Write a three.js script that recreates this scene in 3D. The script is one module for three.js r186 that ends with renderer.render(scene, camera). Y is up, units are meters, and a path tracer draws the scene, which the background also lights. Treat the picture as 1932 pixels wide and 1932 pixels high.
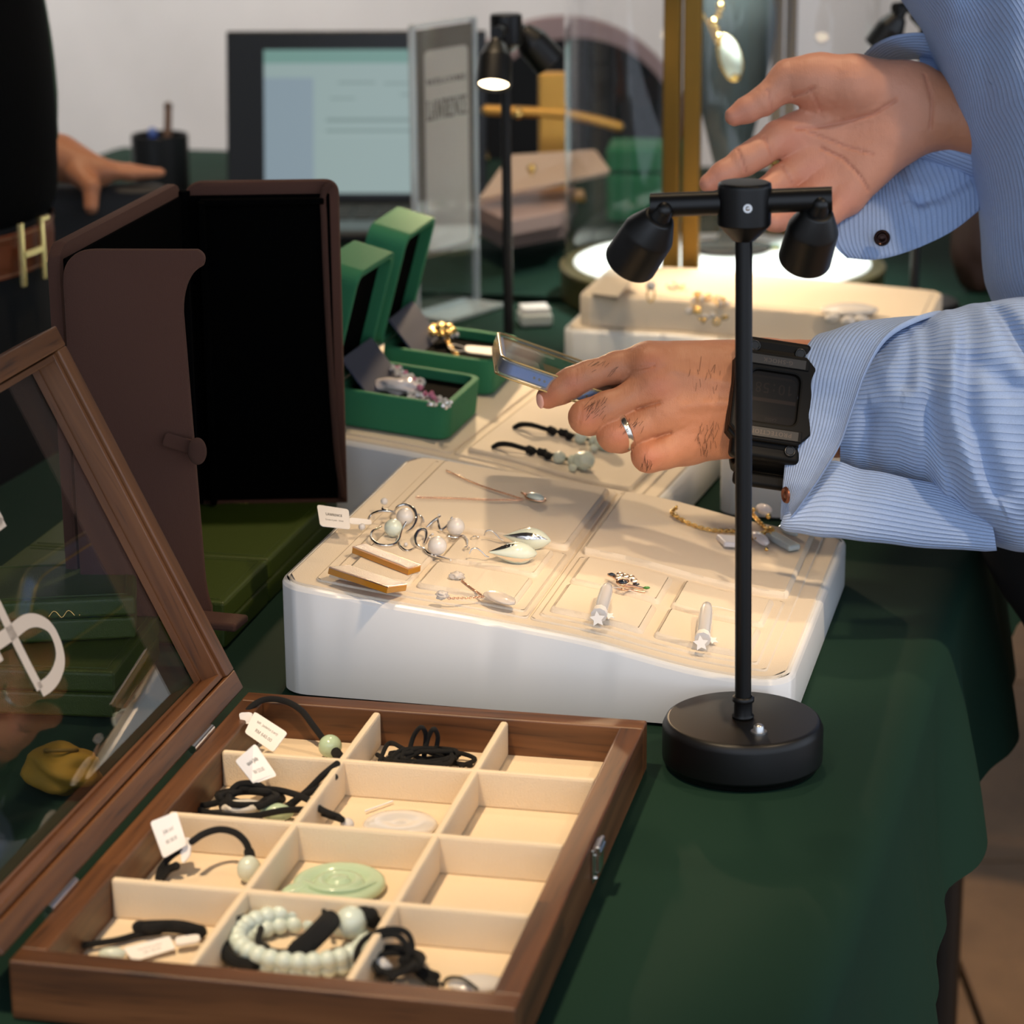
import * as THREE from 'three';
import { RoundedBoxGeometry } from 'three/addons/geometries/RoundedBoxGeometry.js';
import { mergeGeometries, mergeVertices, toCreasedNormals } from 'three/addons/utils/BufferGeometryUtils.js';
import { ImprovedNoise } from 'three/addons/math/ImprovedNoise.js';

// ---------------------------------------------------------------- camera, sky, exposure
const scene = new THREE.Scene();
const F = 4800, PITCH = 0.29, ROLL = -0.008, H = 0.512, TY = 0.75;       // focal length in pixels of a 1932 frame; eye height over the table top; table height
const V = (x, y, z) => new THREE.Vector3(x, y, z);
const FW = V(0, -Math.sin(PITCH), -Math.cos(PITCH)), R0 = V(1, 0, 0), U0 = R0.clone().cross(FW);
const RT = R0.clone().multiplyScalar(Math.cos(ROLL)).addScaledVector(U0, Math.sin(ROLL));
const UP = U0.clone().multiplyScalar(Math.cos(ROLL)).addScaledVector(R0, -Math.sin(ROLL));
const EYE = V(0, TY + H, 0);
const camera = new THREE.PerspectiveCamera(2 * Math.atan(966 / F) * 180 / Math.PI, 1, 0.05, 60);
camera.position.copy(EYE);
camera.quaternion.setFromRotationMatrix(new THREE.Matrix4().makeBasis(RT, UP, FW.clone().negate()));
camera.focus = 1.42; camera.userData.fStop = 10;
scene.background = new THREE.Color().setRGB(0.68, 0.765, 0.90);
scene.backgroundIntensity = 1.75;
const renderer = new THREE.WebGLRenderer({ antialias: true });
renderer.toneMapping = THREE.LinearToneMapping;
renderer.toneMappingExposure = 1.0;
renderer.shadowMap.enabled = true;

// warm light of the lamps and spots
const WARM = new THREE.Color().setRGB(1, 0.71, 0.42), COOL = new THREE.Color().setRGB(0.92, 1, 0.96);
function spot(p, target, power, angle, color = WARM, radius = 1, pen = 0.5) {
  const l = new THREE.SpotLight(color, power, 0, angle, pen, 2);
  l.position.copy(p); l.target.position.copy(target); l.castShadow = true; l.shadow.radius = radius;
  scene.add(l, l.target); return l;
}

// ---------------------------------------------------------------- helpers
const ray = (x, y) => FW.clone().multiplyScalar(F).addScaledVector(RT, x - 966).addScaledVector(UP, 966 - y);
const at = (x, y, h = 0) => { const d = ray(x, y); return EYE.clone().addScaledVector(d, (h - H) / d.y); };        // where the line of sight meets height h over the table
const atd = (x, y, d) => EYE.clone().addScaledVector(ray(x, y), d / F);                                            // the point at distance d along the axis
const atz = (x, y, z) => { const d = ray(x, y); return EYE.clone().addScaledVector(d, (z - EYE.z) / d.z); };                 // ... meets the upright plane at z
const px = (n, d) => n * d / F;                                                                                    // n pixels at distance d, in metres
const A12 = 12.5 * Math.PI / 180, AW = V(Math.sin(A12), 0, -Math.cos(A12)), RI = V(Math.cos(A12), 0, Math.sin(A12));
const noise = new ImprovedNoise();
const N3 = (x, y, z) => noise.noise(x, y, z);
let seedv = 7; const rnd = () => { seedv = (seedv * 1664525 + 1013904223) >>> 0; return seedv / 4294967296; };
const clamp = (x, a, b) => Math.min(b, Math.max(a, x)), lerp = (a, b, t) => a + (b - a) * t, sstep = (a, b, x) => { const t = clamp((x - a) / (b - a), 0, 1); return t * t * (3 - 2 * t); };
const gs = (x) => Math.exp(-x * x);
const M4 = (o, x, y, z) => new THREE.Matrix4().makeBasis(x, y, z).setPosition(o);

const usedNames = {};
function numbered(n) { const k = usedNames[n] = (usedNames[n] ?? -1) + 1; return k ? `${n}_${String(k).padStart(3, '0')}` : n; }
function tag(o, label, category, group) { o.userData.label = label; o.userData.category = category; if (group) o.userData.group = group; return o; }
function thing(name, label, category, pos = V(0, TY, 0), turn = 0, group) {
  const o = new THREE.Group(); o.name = numbered(name); scene.add(o); o.position.copy(pos); o.rotation.y = turn; o.updateMatrixWorld(true);
  return tag(o, label, category, group);
}
function mesh(g, m) { const o = new THREE.Mesh(g, m); o.castShadow = o.receiveShadow = true; return o; }
// a part under a thing (or sub-part under a part); geometry in the parent's own axes, or in world axes with world = true
function part(parent, name, g, m, world = false, label) {
  if (Array.isArray(g)) g = merge(g);
  if (world) { parent.updateWorldMatrix(true, false); g = g.clone().applyMatrix4(parent.matrixWorld.clone().invert()); }
  const o = mesh(g, m); o.name = name; parent.add(o); if (label) o.userData.label = label; return o;
}
function struct(name, g, m) { const o = mesh(Array.isArray(g) ? merge(g) : g, m); o.name = name; o.userData.kind = 'structure'; scene.add(o); return o; }
// single-mesh thing: geometry in world axes, origin moved to base point
function solo(name, label, category, g, m, pos, group) {
  if (Array.isArray(g)) g = merge(g);
  g = g.clone().translate(-pos.x, -pos.y, -pos.z);
  const o = mesh(g, m); o.name = numbered(name); o.position.copy(pos); scene.add(o); return tag(o, label, category, group);
}
function merge(list) {
  const l = list.map((g) => { g = g.index ? g.toNonIndexed() : g.clone(); for (const k of Object.keys(g.attributes)) if (!['position', 'normal', 'uv'].includes(k)) g.deleteAttribute(k); if (!g.attributes.uv) g.setAttribute('uv', new THREE.Float32BufferAttribute(new Float32Array(g.attributes.position.count * 2), 2)); g.morphAttributes = {}; return g; });
  return mergeGeometries(l);
}
// uv in metres from the dominant axis of the normal
function uvBox(g, s = 1, swap = false) {
  if (g.index) g = g.toNonIndexed();
  const p = g.attributes.position, n = g.attributes.normal, uv = new Float32Array(p.count * 2);
  for (let i = 0; i < p.count; i++) {
    const x = Math.abs(n.getX(i)), y = Math.abs(n.getY(i)), z = Math.abs(n.getZ(i));
    let a, b;
    if (y >= x && y >= z) { a = p.getX(i); b = p.getZ(i); } else if (x >= z) { a = p.getZ(i); b = p.getY(i); } else { a = p.getX(i); b = p.getY(i); }
    if (swap) [a, b] = [b, a];
    uv[2 * i] = a * s; uv[2 * i + 1] = b * s;
  }
  g.setAttribute('uv', new THREE.BufferAttribute(uv, 2)); return g;
}
function uvGrain(g, axis) {                                   // u along the grain axis, v across it
  if (g.index) g = g.toNonIndexed(); const p = g.attributes.position, uv = new Float32Array(p.count * 2);
  for (let i = 0; i < p.count; i++) { const q = [p.getX(i), p.getY(i), p.getZ(i)]; uv[2 * i] = q[axis] + 0.5; uv[2 * i + 1] = q[(axis + 1) % 3] + q[(axis + 2) % 3] + 0.5; }
  g.setAttribute('uv', new THREE.BufferAttribute(uv, 2)); return g;
}
const box = (w, h, d, x = 0, y = 0, z = 0, r = 0) => { const g = r ? new RoundedBoxGeometry(w, h, d, 3, Math.min(r, w / 2.01, h / 2.01, d / 2.01)) : new THREE.BoxGeometry(w, h, d); return uvBox(g).translate(x, y, z); };
const cyl = (r1, r2, h, seg = 32, x = 0, y = 0, z = 0) => new THREE.CylinderGeometry(r1, r2, h, seg).translate(x, y, z);
const lathe = (pts, seg = 48) => new THREE.LatheGeometry(pts.map(([a, b]) => new THREE.Vector2(a, b)), seg);
const ball = (r, seg = 20, x = 0, y = 0, z = 0) => new THREE.SphereGeometry(r, seg, Math.ceil(seg * 0.7)).translate(x, y, z);
const curve = (pts, closed = false, tension = 0.5) => new THREE.CatmullRomCurve3(pts, closed, 'centripetal', tension);
function tube(pts, r, n, seg = 8, closed = false) {           // swept round cord with closed ends; r may be a function of t
  const c = curve(pts, closed), k = n || pts.length * 6, g = new THREE.TubeGeometry(c, k, typeof r === 'number' ? r : 1, seg, closed);
  if (typeof r !== 'number') {
    const p = g.attributes.position;
    for (let i = 0; i <= k; i++) { const o = c.getPointAt(i / k), f = r(i / k); for (let j = 0; j <= seg; j++) { const q = i * (seg + 1) + j; p.setXYZ(q, o.x + (p.getX(q) - o.x) * f, o.y + (p.getY(q) - o.y) * f, o.z + (p.getZ(q) - o.z) * f); } }
    g.computeVertexNormals();
  }
  if (closed) return g;
  const r0 = typeof r === 'number' ? r : r(0), r1 = typeof r === 'number' ? r : r(1);
  return merge([g, ball(Math.max(r0, 1e-5), 8).translate(...pts[0].toArray()), ball(Math.max(r1, 1e-5), 8).translate(...pts[pts.length - 1].toArray())]);
}
const between = (a, b, r, r2 = r, seg = 12) => { const d = b.clone().sub(a), g = new THREE.CylinderGeometry(r2, r, d.length(), seg); g.applyQuaternion(new THREE.Quaternion().setFromUnitVectors(V(0, 1, 0), d.clone().normalize())); const m = a.clone().add(b).multiplyScalar(0.5); return g.translate(m.x, m.y, m.z); };
function grid(nu, nv, f, uvf) {                               // f(u, v) -> Vector3
  const p = [], uv = [], idx = [];
  for (let j = 0; j <= nv; j++) for (let i = 0; i <= nu; i++) { const q = f(i / nu, j / nv); p.push(q.x, q.y, q.z); const w = uvf ? uvf(i / nu, j / nv, q) : [i / nu, j / nv]; uv.push(w[0], w[1]); }
  for (let j = 0; j < nv; j++) for (let i = 0; i < nu; i++) { const a = j * (nu + 1) + i, b = a + 1, c = a + nu + 1, d = c + 1; idx.push(a, b, d, a, d, c); }
  const g = new THREE.BufferGeometry(); g.setAttribute('position', new THREE.Float32BufferAttribute(p, 3)); g.setAttribute('uv', new THREE.Float32BufferAttribute(uv, 2)); g.setIndex(idx); g.computeVertexNormals(); return g;
}
function rrect(w, h, r, cx = 0, cy = 0) {                      // rounded rectangle outline
  const s = new THREE.Shape(), x = cx - w / 2, y = cy - h / 2;
  s.moveTo(x + r, y); s.lineTo(x + w - r, y); s.quadraticCurveTo(x + w, y, x + w, y + r); s.lineTo(x + w, y + h - r); s.quadraticCurveTo(x + w, y + h, x + w - r, y + h); s.lineTo(x + r, y + h); s.quadraticCurveTo(x, y + h, x, y + h - r); s.lineTo(x, y + r); s.quadraticCurveTo(x, y, x + r, y); return s;
}
const extrude = (s, d, b = 0, seg = 6, bs = 2) => new THREE.ExtrudeGeometry(s, { depth: Math.max(d - 2 * b, 1e-5), bevelEnabled: b > 0, bevelSize: b, bevelThickness: b, bevelSegments: bs, curveSegments: seg }).translate(0, 0, b);
const flatDown = (g) => g.rotateX(-Math.PI / 2);               // outline in x,y -> lying, thickness up

// signed distances: round cone between two joints, smooth union, surface-net mesher
function cone(a, b, ra, rb) {
  const ba = b.clone().sub(a), l2 = ba.lengthSq(), bx = ba.x, by = ba.y, bz = ba.z, ax = a.x, ay = a.y, az = a.z;
  return (x, y, z) => { const qx = x - ax, qy = y - ay, qz = z - az, t = clamp((qx * bx + qy * by + qz * bz) / l2, 0, 1), dx = qx - bx * t, dy = qy - by * t, dz = qz - bz * t; return Math.sqrt(dx * dx + dy * dy + dz * dz) - (ra + (rb - ra) * t); };
}
const smin = (a, b, k) => { const h = Math.max(k - Math.abs(a - b), 0) / k; return Math.min(a, b) - h * h * k * 0.25; };
function meshSDF(sdf, lo, hi, cell, color) {
  const n = [0, 1, 2].map((k) => Math.ceil((hi.getComponent(k) - lo.getComponent(k)) / cell) + 1), [nx, ny, nz] = n, val = new Float32Array(nx * ny * nz), id = (i, j, k) => (k * ny + j) * nx + i;
  for (let k = 0; k < nz; k++) for (let j = 0; j < ny; j++) for (let i = 0; i < nx; i++) val[id(i, j, k)] = sdf(lo.x + i * cell, lo.y + j * cell, lo.z + k * cell);
  const vid = new Int32Array(nx * ny * nz).fill(-1), P = [], idx = [];
  const E = [[0, 1], [2, 3], [4, 5], [6, 7], [0, 2], [1, 3], [4, 6], [5, 7], [0, 4], [1, 5], [2, 6], [3, 7]];
  for (let k = 0; k < nz - 1; k++) for (let j = 0; j < ny - 1; j++) for (let i = 0; i < nx - 1; i++) {
    const c = [], o = id(i, j, k); let m = 0;
    for (let q = 0; q < 8; q++) { c[q] = val[o + (q & 1) + (q & 2 ? nx : 0) + (q & 4 ? nx * ny : 0)]; if (c[q] < 0) m++; }
    if (m === 0 || m === 8) continue;
    let sx = 0, sy = 0, sz = 0, s = 0;
    for (const [a, b] of E) if ((c[a] < 0) !== (c[b] < 0)) { const t = c[a] / (c[a] - c[b]); sx += lerp(a & 1, b & 1, t); sy += lerp((a >> 1) & 1, (b >> 1) & 1, t); sz += lerp((a >> 2) & 1, (b >> 2) & 1, t); s++; }
    vid[o] = P.length / 3; P.push(lo.x + (i + sx / s) * cell, lo.y + (j + sy / s) * cell, lo.z + (k + sz / s) * cell);
  }
  const quad = (a, b, c, d, flip) => { if (a < 0 || b < 0 || c < 0 || d < 0) return; if (flip) idx.push(a, c, b, a, d, c); else idx.push(a, b, c, a, c, d); };
  for (let k = 1; k < nz - 1; k++) for (let j = 1; j < ny - 1; j++) for (let i = 1; i < nx - 1; i++) {
    const o = id(i, j, k), s = val[o] < 0;
    if (s !== (val[o + 1] < 0)) quad(vid[o - nx - nx * ny], vid[o - nx * ny], vid[o], vid[o - nx], !s);
    if (s !== (val[o + nx] < 0)) quad(vid[o - 1 - nx * ny], vid[o - 1], vid[o], vid[o - nx * ny], !s);
    if (s !== (val[o + nx * ny] < 0)) quad(vid[o - 1 - nx], vid[o - nx], vid[o], vid[o - 1], !s);
  }
  const g = new THREE.BufferGeometry(), N = new Float32Array(P.length), e = cell * 0.5, col = color ? new Float32Array(P.length) : null, uv = new Float32Array(P.length / 3 * 2);
  for (let i = 0; i < P.length; i += 3) {
    const [x, y, z] = [P[i], P[i + 1], P[i + 2]]; let a = sdf(x + e, y, z) - sdf(x - e, y, z), b = sdf(x, y + e, z) - sdf(x, y - e, z), c = sdf(x, y, z + e) - sdf(x, y, z - e); const l = Math.hypot(a, b, c) || 1; N[i] = a / l; N[i + 1] = b / l; N[i + 2] = c / l;
    if (col) { const q = color(x, y, z); col[i] = q[0]; col[i + 1] = q[1]; col[i + 2] = q[2]; }
    uv[i / 3 * 2] = x; uv[i / 3 * 2 + 1] = y + z;
  }
  g.setAttribute('position', new THREE.Float32BufferAttribute(P, 3)); g.setAttribute('normal', new THREE.BufferAttribute(N, 3)); g.setAttribute('uv', new THREE.BufferAttribute(uv, 2)); if (col) g.setAttribute('color', new THREE.BufferAttribute(col, 3)); g.setIndex(idx); return g;
}

// ---------------------------------------------------------------- textures and materials
function tex(w, h, f, srgb = true, rep = 1) {                  // f(u, v) -> [r, g, b] 0..1 (sRGB values when srgb)
  const d = new Uint8Array(w * h * 4);
  for (let j = 0; j < h; j++) for (let i = 0; i < w; i++) { const c = f(i / w, j / h, i, j); const o = (j * w + i) * 4; if (typeof c === 'number') { d[o] = d[o + 1] = d[o + 2] = clamp(c, 0, 1) * 255; } else { d[o] = clamp(c[0], 0, 1) * 255; d[o + 1] = clamp(c[1], 0, 1) * 255; d[o + 2] = clamp(c[2], 0, 1) * 255; } d[o + 3] = 255; }
  const t = new THREE.DataTexture(d, w, h); t.wrapS = t.wrapT = THREE.RepeatWrapping; t.magFilter = THREE.LinearFilter; if (srgb) t.colorSpace = THREE.SRGBColorSpace; t.repeat.set(rep, rep); t.needsUpdate = true; return t;
}
const tn = (u, v, f, s = 0) => { const a = u * Math.PI * 2, b = v * Math.PI * 2; return (N3(Math.cos(a) * f + s, Math.sin(a) * f + 3.1 * s, Math.cos(b) * f + 5) + N3(Math.sin(b) * f + 9 + s, Math.cos(a) * f + 2, Math.sin(a) * f)) * 0.5; };   // tiling noise
function canvasTex(w, h, draw) { const c = document.createElement('canvas'); c.width = w; c.height = h; const x = c.getContext('2d'); draw(x, w, h); const t = new THREE.CanvasTexture(c); t.colorSpace = THREE.SRGBColorSpace; return t; }
const std = (c, rough = 0.6, metal = 0, o = {}) => new THREE.MeshStandardMaterial({ color: c, roughness: rough, metalness: metal, ...o });
const phy = (c, rough, o = {}) => new THREE.MeshPhysicalMaterial({ color: c, roughness: rough, ...o });
const grain = tex(256, 256, (u, v) => 0.5 + 0.5 * tn(u, v, 14) + (rnd() - 0.5) * 0.35, false, 25);      // fine cloth / leather grain, 4 cm tile
const weave = tex(128, 128, (u, v) => 0.5 + 0.25 * Math.sin(u * 128 * Math.PI / 2) * Math.sin(v * 128 * Math.PI / 2) + (rnd() - 0.5) * 0.3, false, 40);
function woodTex(a, b, c, seed) {                           // grain runs along u; one tile is 0.4 m
  return tex(1024, 1024, (u, v) => { const w = v + 0.012 * N3(u * 3, v * 2, seed), fib = N3(u * 5, w * 130, seed + 2), ring = N3(u * 1.3, w * 34, seed + 7), broad = N3(u * 0.8, w * 9, seed + 4), pore = Math.max(0, N3(u * 14, w * 260, seed + 9) - 0.25); const t = clamp(0.5 + 0.38 * ring + 0.26 * broad + 0.22 * fib - 0.9 * pore, 0, 1); return [0, 1, 2].map((k) => t < 0.5 ? lerp(a[k], b[k], t * 2) : lerp(b[k], c[k], t * 2 - 1)); }, true, 2.5); }
const walnutT = woodTex([0.21, 0.125, 0.065], [0.37, 0.228, 0.122], [0.49, 0.325, 0.195], 1);
const MAT = {
  cloth: phy(0x1a2f26, 0.8, { specularIntensity: 0.35, specularColor: new THREE.Color(0x9fd0b8), sheen: 0.06, sheenColor: new THREE.Color(0x3c6a58), sheenRoughness: 0.5, bumpMap: weave, bumpScale: 0.0002 }),
  walnut: std(0xffffff, 0.42, 0, { map: walnutT, bumpMap: walnutT, bumpScale: 0.0002 }),
  walnutEnd: std(0xd9a070, 0.42, 0, { map: walnutT }),
  cream: std(new THREE.Color().setRGB(0.76, 0.62, 0.44), 0.95, 0, { bumpMap: grain, bumpScale: 0.0003 }),
  creamPad: std(new THREE.Color().setRGB(0.71, 0.62, 0.50), 0.8, 0, { bumpMap: grain, bumpScale: 0.00015 }),
  white: phy(new THREE.Color().setRGB(0.78, 0.785, 0.785), 0.28, { clearcoat: 0.3, clearcoatRoughness: 0.2 }),
  black: std(0x080808, 0.42), blackMatte: std(0x090909, 0.75), blackVelvet: phy(0x020202, 1, { specularIntensity: 0.08 }),
  blackCord: std(0x0a0a0a, 0.8, 0, { bumpMap: grain, bumpScale: 0.0004 }),
  green: phy(0x2b7852, 0.85, { sheen: 0.6, sheenColor: new THREE.Color(0x6fae6e), sheenRoughness: 0.45, bumpMap: grain, bumpScale: 0.0002 }),
  olive: std(0x38490f, 0.5, 0, { bumpMap: grain, bumpScale: 0.00025 }),
  brown: phy(0x46291d, 0.9, { sheen: 0.4, sheenColor: new THREE.Color(0x8a6046), sheenRoughness: 0.5, bumpMap: grain, bumpScale: 0.0002 }),
  gold: std(new THREE.Color().setRGB(0.86, 0.58, 0.2), 0.22, 1), rose: std(new THREE.Color().setRGB(0.85, 0.55, 0.38), 0.2, 1), silver: std(new THREE.Color().setRGB(0.82, 0.79, 0.75), 0.13, 1), steel: std(new THREE.Color().setRGB(0.6, 0.6, 0.6), 0.3, 1),
  brass: std(new THREE.Color().setRGB(0.25, 0.145, 0.035), 0.42, 1),
  jade: phy(new THREE.Color().setRGB(0.52, 0.68, 0.47), 0.18, { clearcoat: 0.5, transmission: 0.12, thickness: 0.01, ior: 1.5 }),
  jadePale: phy(new THREE.Color().setRGB(0.70, 0.77, 0.66), 0.18, { clearcoat: 0.5, transmission: 0.12, thickness: 0.01 }),
  jadeWhite: phy(new THREE.Color().setRGB(0.78, 0.75, 0.72), 0.15, { clearcoat: 0.6, transmission: 0.15, thickness: 0.01 }),
  glass: phy(0xffffff, 0.02, { transmission: 1, thickness: 0, ior: 1.5 }),
  paper: std(0xeae6e2, 0.7),
};
// track spots under the ceiling: warm pools on the tables, and wall washers
function trackSpot(label, p, target, power, angle, color, pen = 0.8) {
  const t = thing('track_spot', label, 'spotlight', p), d = target.clone().sub(p).normalize(), q = new THREE.Quaternion().setFromUnitVectors(V(0, -1, 0), d);
  part(t, 'housing', lathe([[0.0001, 0.10], [0.030, 0.10], [0.036, 0.09], [0.036, -0.02], [0.033, -0.022], [0.030, -0.005], [0.0001, 0.0]], 36).applyQuaternion(q), MAT.blackMatte);
  part(t, 'stem', between(V(0, 0.05, 0), V(0, 3.0 - p.y, 0), 0.008), MAT.blackMatte);
  part(t, 'glowing_lens', cyl(0.029, 0.029, 0.003, 32, 0, -0.002, 0).applyQuaternion(q), std(0xfff0d8, 0.4, 0, { emissive: color, emissiveIntensity: 6 }));
  spot(p.clone().addScaledVector(d, 0.03), target, power, angle, color, 2.5, pen);
}
const SPOTW = new THREE.Color().setRGB(1, 0.75, 0.48);
trackSpot('ceiling track spot aimed at the walnut case', V(-0.55, 2.75, -0.62), V(-0.075, 0.76, -1.09), 15, 0.135, SPOTW, 0.5);
trackSpot('ceiling track spot aimed at the white stands', V(0.1, 2.8, -2.0), V(0.03, 0.8, -1.75), 5, 0.36, SPOTW);
trackSpot('ceiling track spot washing the left of the back wall', V(-0.9, 2.8, -3.0), V(-0.75, 1.1, -4.3), 18, 0.75, new THREE.Color().setRGB(1, 0.93, 0.86));
trackSpot('ceiling track spot washing the right of the back wall', V(0.8, 2.8, -3.0), V(0.9, 1.2, -4.3), 4.5, 0.75, new THREE.Color().setRGB(1, 0.88, 0.76));
trackSpot('ceiling track spot aimed at the far table with the laptop', V(-0.35, 2.85, -1.9), V(-0.2, 0.8, -2.6), 7, 0.4, SPOTW);
trackSpot('ceiling track spot lighting the stone floor on the right', V(1.3, 2.85, -0.6), V(1.0, 0, -1.6), 24, 0.5, SPOTW);
// ---------------------------------------------------------------- the room
const stoneT = tex(256, 256, (u, v) => { const n = 0.5 + 0.5 * tn(u, v, 2.2, 4) + 0.18 * tn(u, v, 9, 2); const t = clamp(0.62 + 0.25 * n + (rnd() - 0.5) * 0.03, 0, 1); return [t * 0.86, t * 0.72, t * 0.58]; }, true, 1 / 0.9);
const wallT = tex(256, 256, (u, v) => { const n = 0.5 + 0.5 * tn(u, v, 1.6, 8) + 0.12 * tn(u, v, 7, 3); const t = 0.80 + 0.10 * n; return [t, t * 0.985, t * 0.97]; }, true, 1 / 1.3);
const ROOMT = 14 * Math.PI / 180;
const tileMats = [1, 0.93, 1.05].map((k) => std(new THREE.Color().setRGB(0.72 * k, 0.63 * k, 0.53 * k), 0.55, 0, { map: stoneT }));
const floor = struct('floor', box(9, 0.2, 9, 0, -0.112, -1.5), std(0x6b5c4d, 0.9));
for (let i = 0; i < 5; i++) for (let j = 0; j < 9; j++) { const g = box(0.592, 0.012, 0.592, 0, 0, 0, 0.002); const m = part(floor, 'tile', g, tileMats[(i * 5 + j * 7) % 3]); m.position.set(-0.3 + 0.6 * i - 0.12, -0.006, 0.4 - 0.6 * j + 0.13); }
const wallM = std(0xffffff, 0.85, 0, { map: wallT });
struct('wall_back', box(9, 3.2, 0.15, 0, 1.6, -4.3), wallM);
struct('wall_left', box(0.15, 3.2, 9, -3.2, 1.6, 0), wallM);
struct('wall_right', box(0.12, 3.2, 2.3, 2.1, 1.6, -3.1), std(0x2e2b2a, 0.9));
struct('ceiling', box(9, 0.12, 5.5, 0, 3.06, -1.65), std(0x5a5652, 0.9));

// ---------------------------------------------------------------- tables under dark green cloths
const TT = 15.3 * Math.PI / 180, TA = V(Math.sin(TT), 0, -Math.cos(TT)), TR = V(Math.cos(TT), 0, Math.sin(TT)), TO = V(0.1303, TY, -0.961);   // a point on the right edge of the main table
const tw = (r, a, y) => TO.clone().addScaledVector(TR, r).addScaledVector(TA, a).setY(TY + y);
{
  const g = thing('display_table', 'long display table under the dark green cloth', 'table', tw(-0.36, 0.55, -0.75), -TT);
  part(g, 'tabletop', box(0.70, 0.03, 1.62, 0, 0.728, 0, 0.004), std(0x2b2622, 0.6));
  for (const sx of [-1, 1]) for (const sz of [-1, 1]) part(g, 'leg', cyl(0.016, 0.016, 0.713, 16, sx * 0.3, 0.3565, sz * 0.72), MAT.black);
}
function clothGeo(w, l, drop, seed, r0) {                     // top with soft creases, then a hanging edge with folds; across = right, along = away
  const nu = 150, nv = 170, half = w / 2, rad = 0.014, total = half + drop + rad * 0.57;
  const pos = (u, v) => {
    const a = lerp(-l / 2, l / 2, v); let s = lerp(-total, total, u); const sg = Math.sign(s); s = Math.abs(s);
    const crease = 0.0018 * N3(u * 9 + seed, v * 7, seed) + 0.0012 * N3(u * 22, v * 9 + seed, 3) ;
    if (s <= half - rad) return V(sg * s, crease + 0.001, a);
    const over = s - (half - rad), arc = rad * Math.PI / 2;
    const fold = (0.010 * Math.sin(a * 23 + 1.5 * N3(a * 3, seed, 1) * 4) + 0.008 * N3(a * 16, seed, sg * 2)) * sstep(0.0, drop, over);
    if (over < arc) { const t = over / rad; return V(sg * (half - rad + rad * Math.sin(t)), rad * Math.cos(t) - rad + crease, a); }
    const d = over - arc; return V(sg * (half + fold + d * 0.16), -rad - d * 0.98, a + fold * 0.3);
  };
  return grid(nu, nv, pos, (u, v) => [lerp(-total, total, u), lerp(-l / 2, l / 2, v)]);
}
{
  const c = thing('tablecloth', 'dark green satin cloth over the main table with a hanging creased edge', 'tablecloth', tw(-0.36, 0.55, 0), -TT);
  MAT.cloth.side = THREE.DoubleSide; MAT.cloth.map = null;
  part(c, 'cloth', clothGeo(0.72, 1.66, 0.125, 2).translate(0, -0.0015, 0), MAT.cloth);
  part(c, 'lining', clothGeo(0.72, 1.66, 0.122, 2).scale(0.995, 1, 0.998).translate(0, -0.004, 0), MAT.cloth);
}
{
  const c = thing('side_tablecloth', 'dark green cloth over the far table that carries the laptop', 'tablecloth', tw(-0.42, 1.80, 0), -TT);
  part(c, 'cloth', clothGeo(2.3, 0.84, 0.125, 5).translate(0.25, -0.0015, -0.035), MAT.cloth);
  part(c, 'front_drape', grid(120, 8, (u, v) => V(lerp(-0.9, 1.4, u), -0.001 - 0.13 * v, 0.40 + 0.005 * Math.sin(u * 120) * v), (u, v) => [u * 2.3, v * 0.13]), MAT.cloth);
  const t = thing('far_table', 'plain far table hidden under the second green cloth', 'table', tw(-0.17, 1.80, -0.75), -TT);
  part(t, 'tabletop', box(2.24, 0.03, 0.74, 0, 0.728, 0, 0.004), std(0x2b2622, 0.6));
  for (const sx of [-1, 1]) for (const sz of [-1, 1]) part(t, 'leg', cyl(0.016, 0.016, 0.713, 16, sx * 1.05, 0.3565, sz * 0.36), MAT.black);
}

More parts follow.
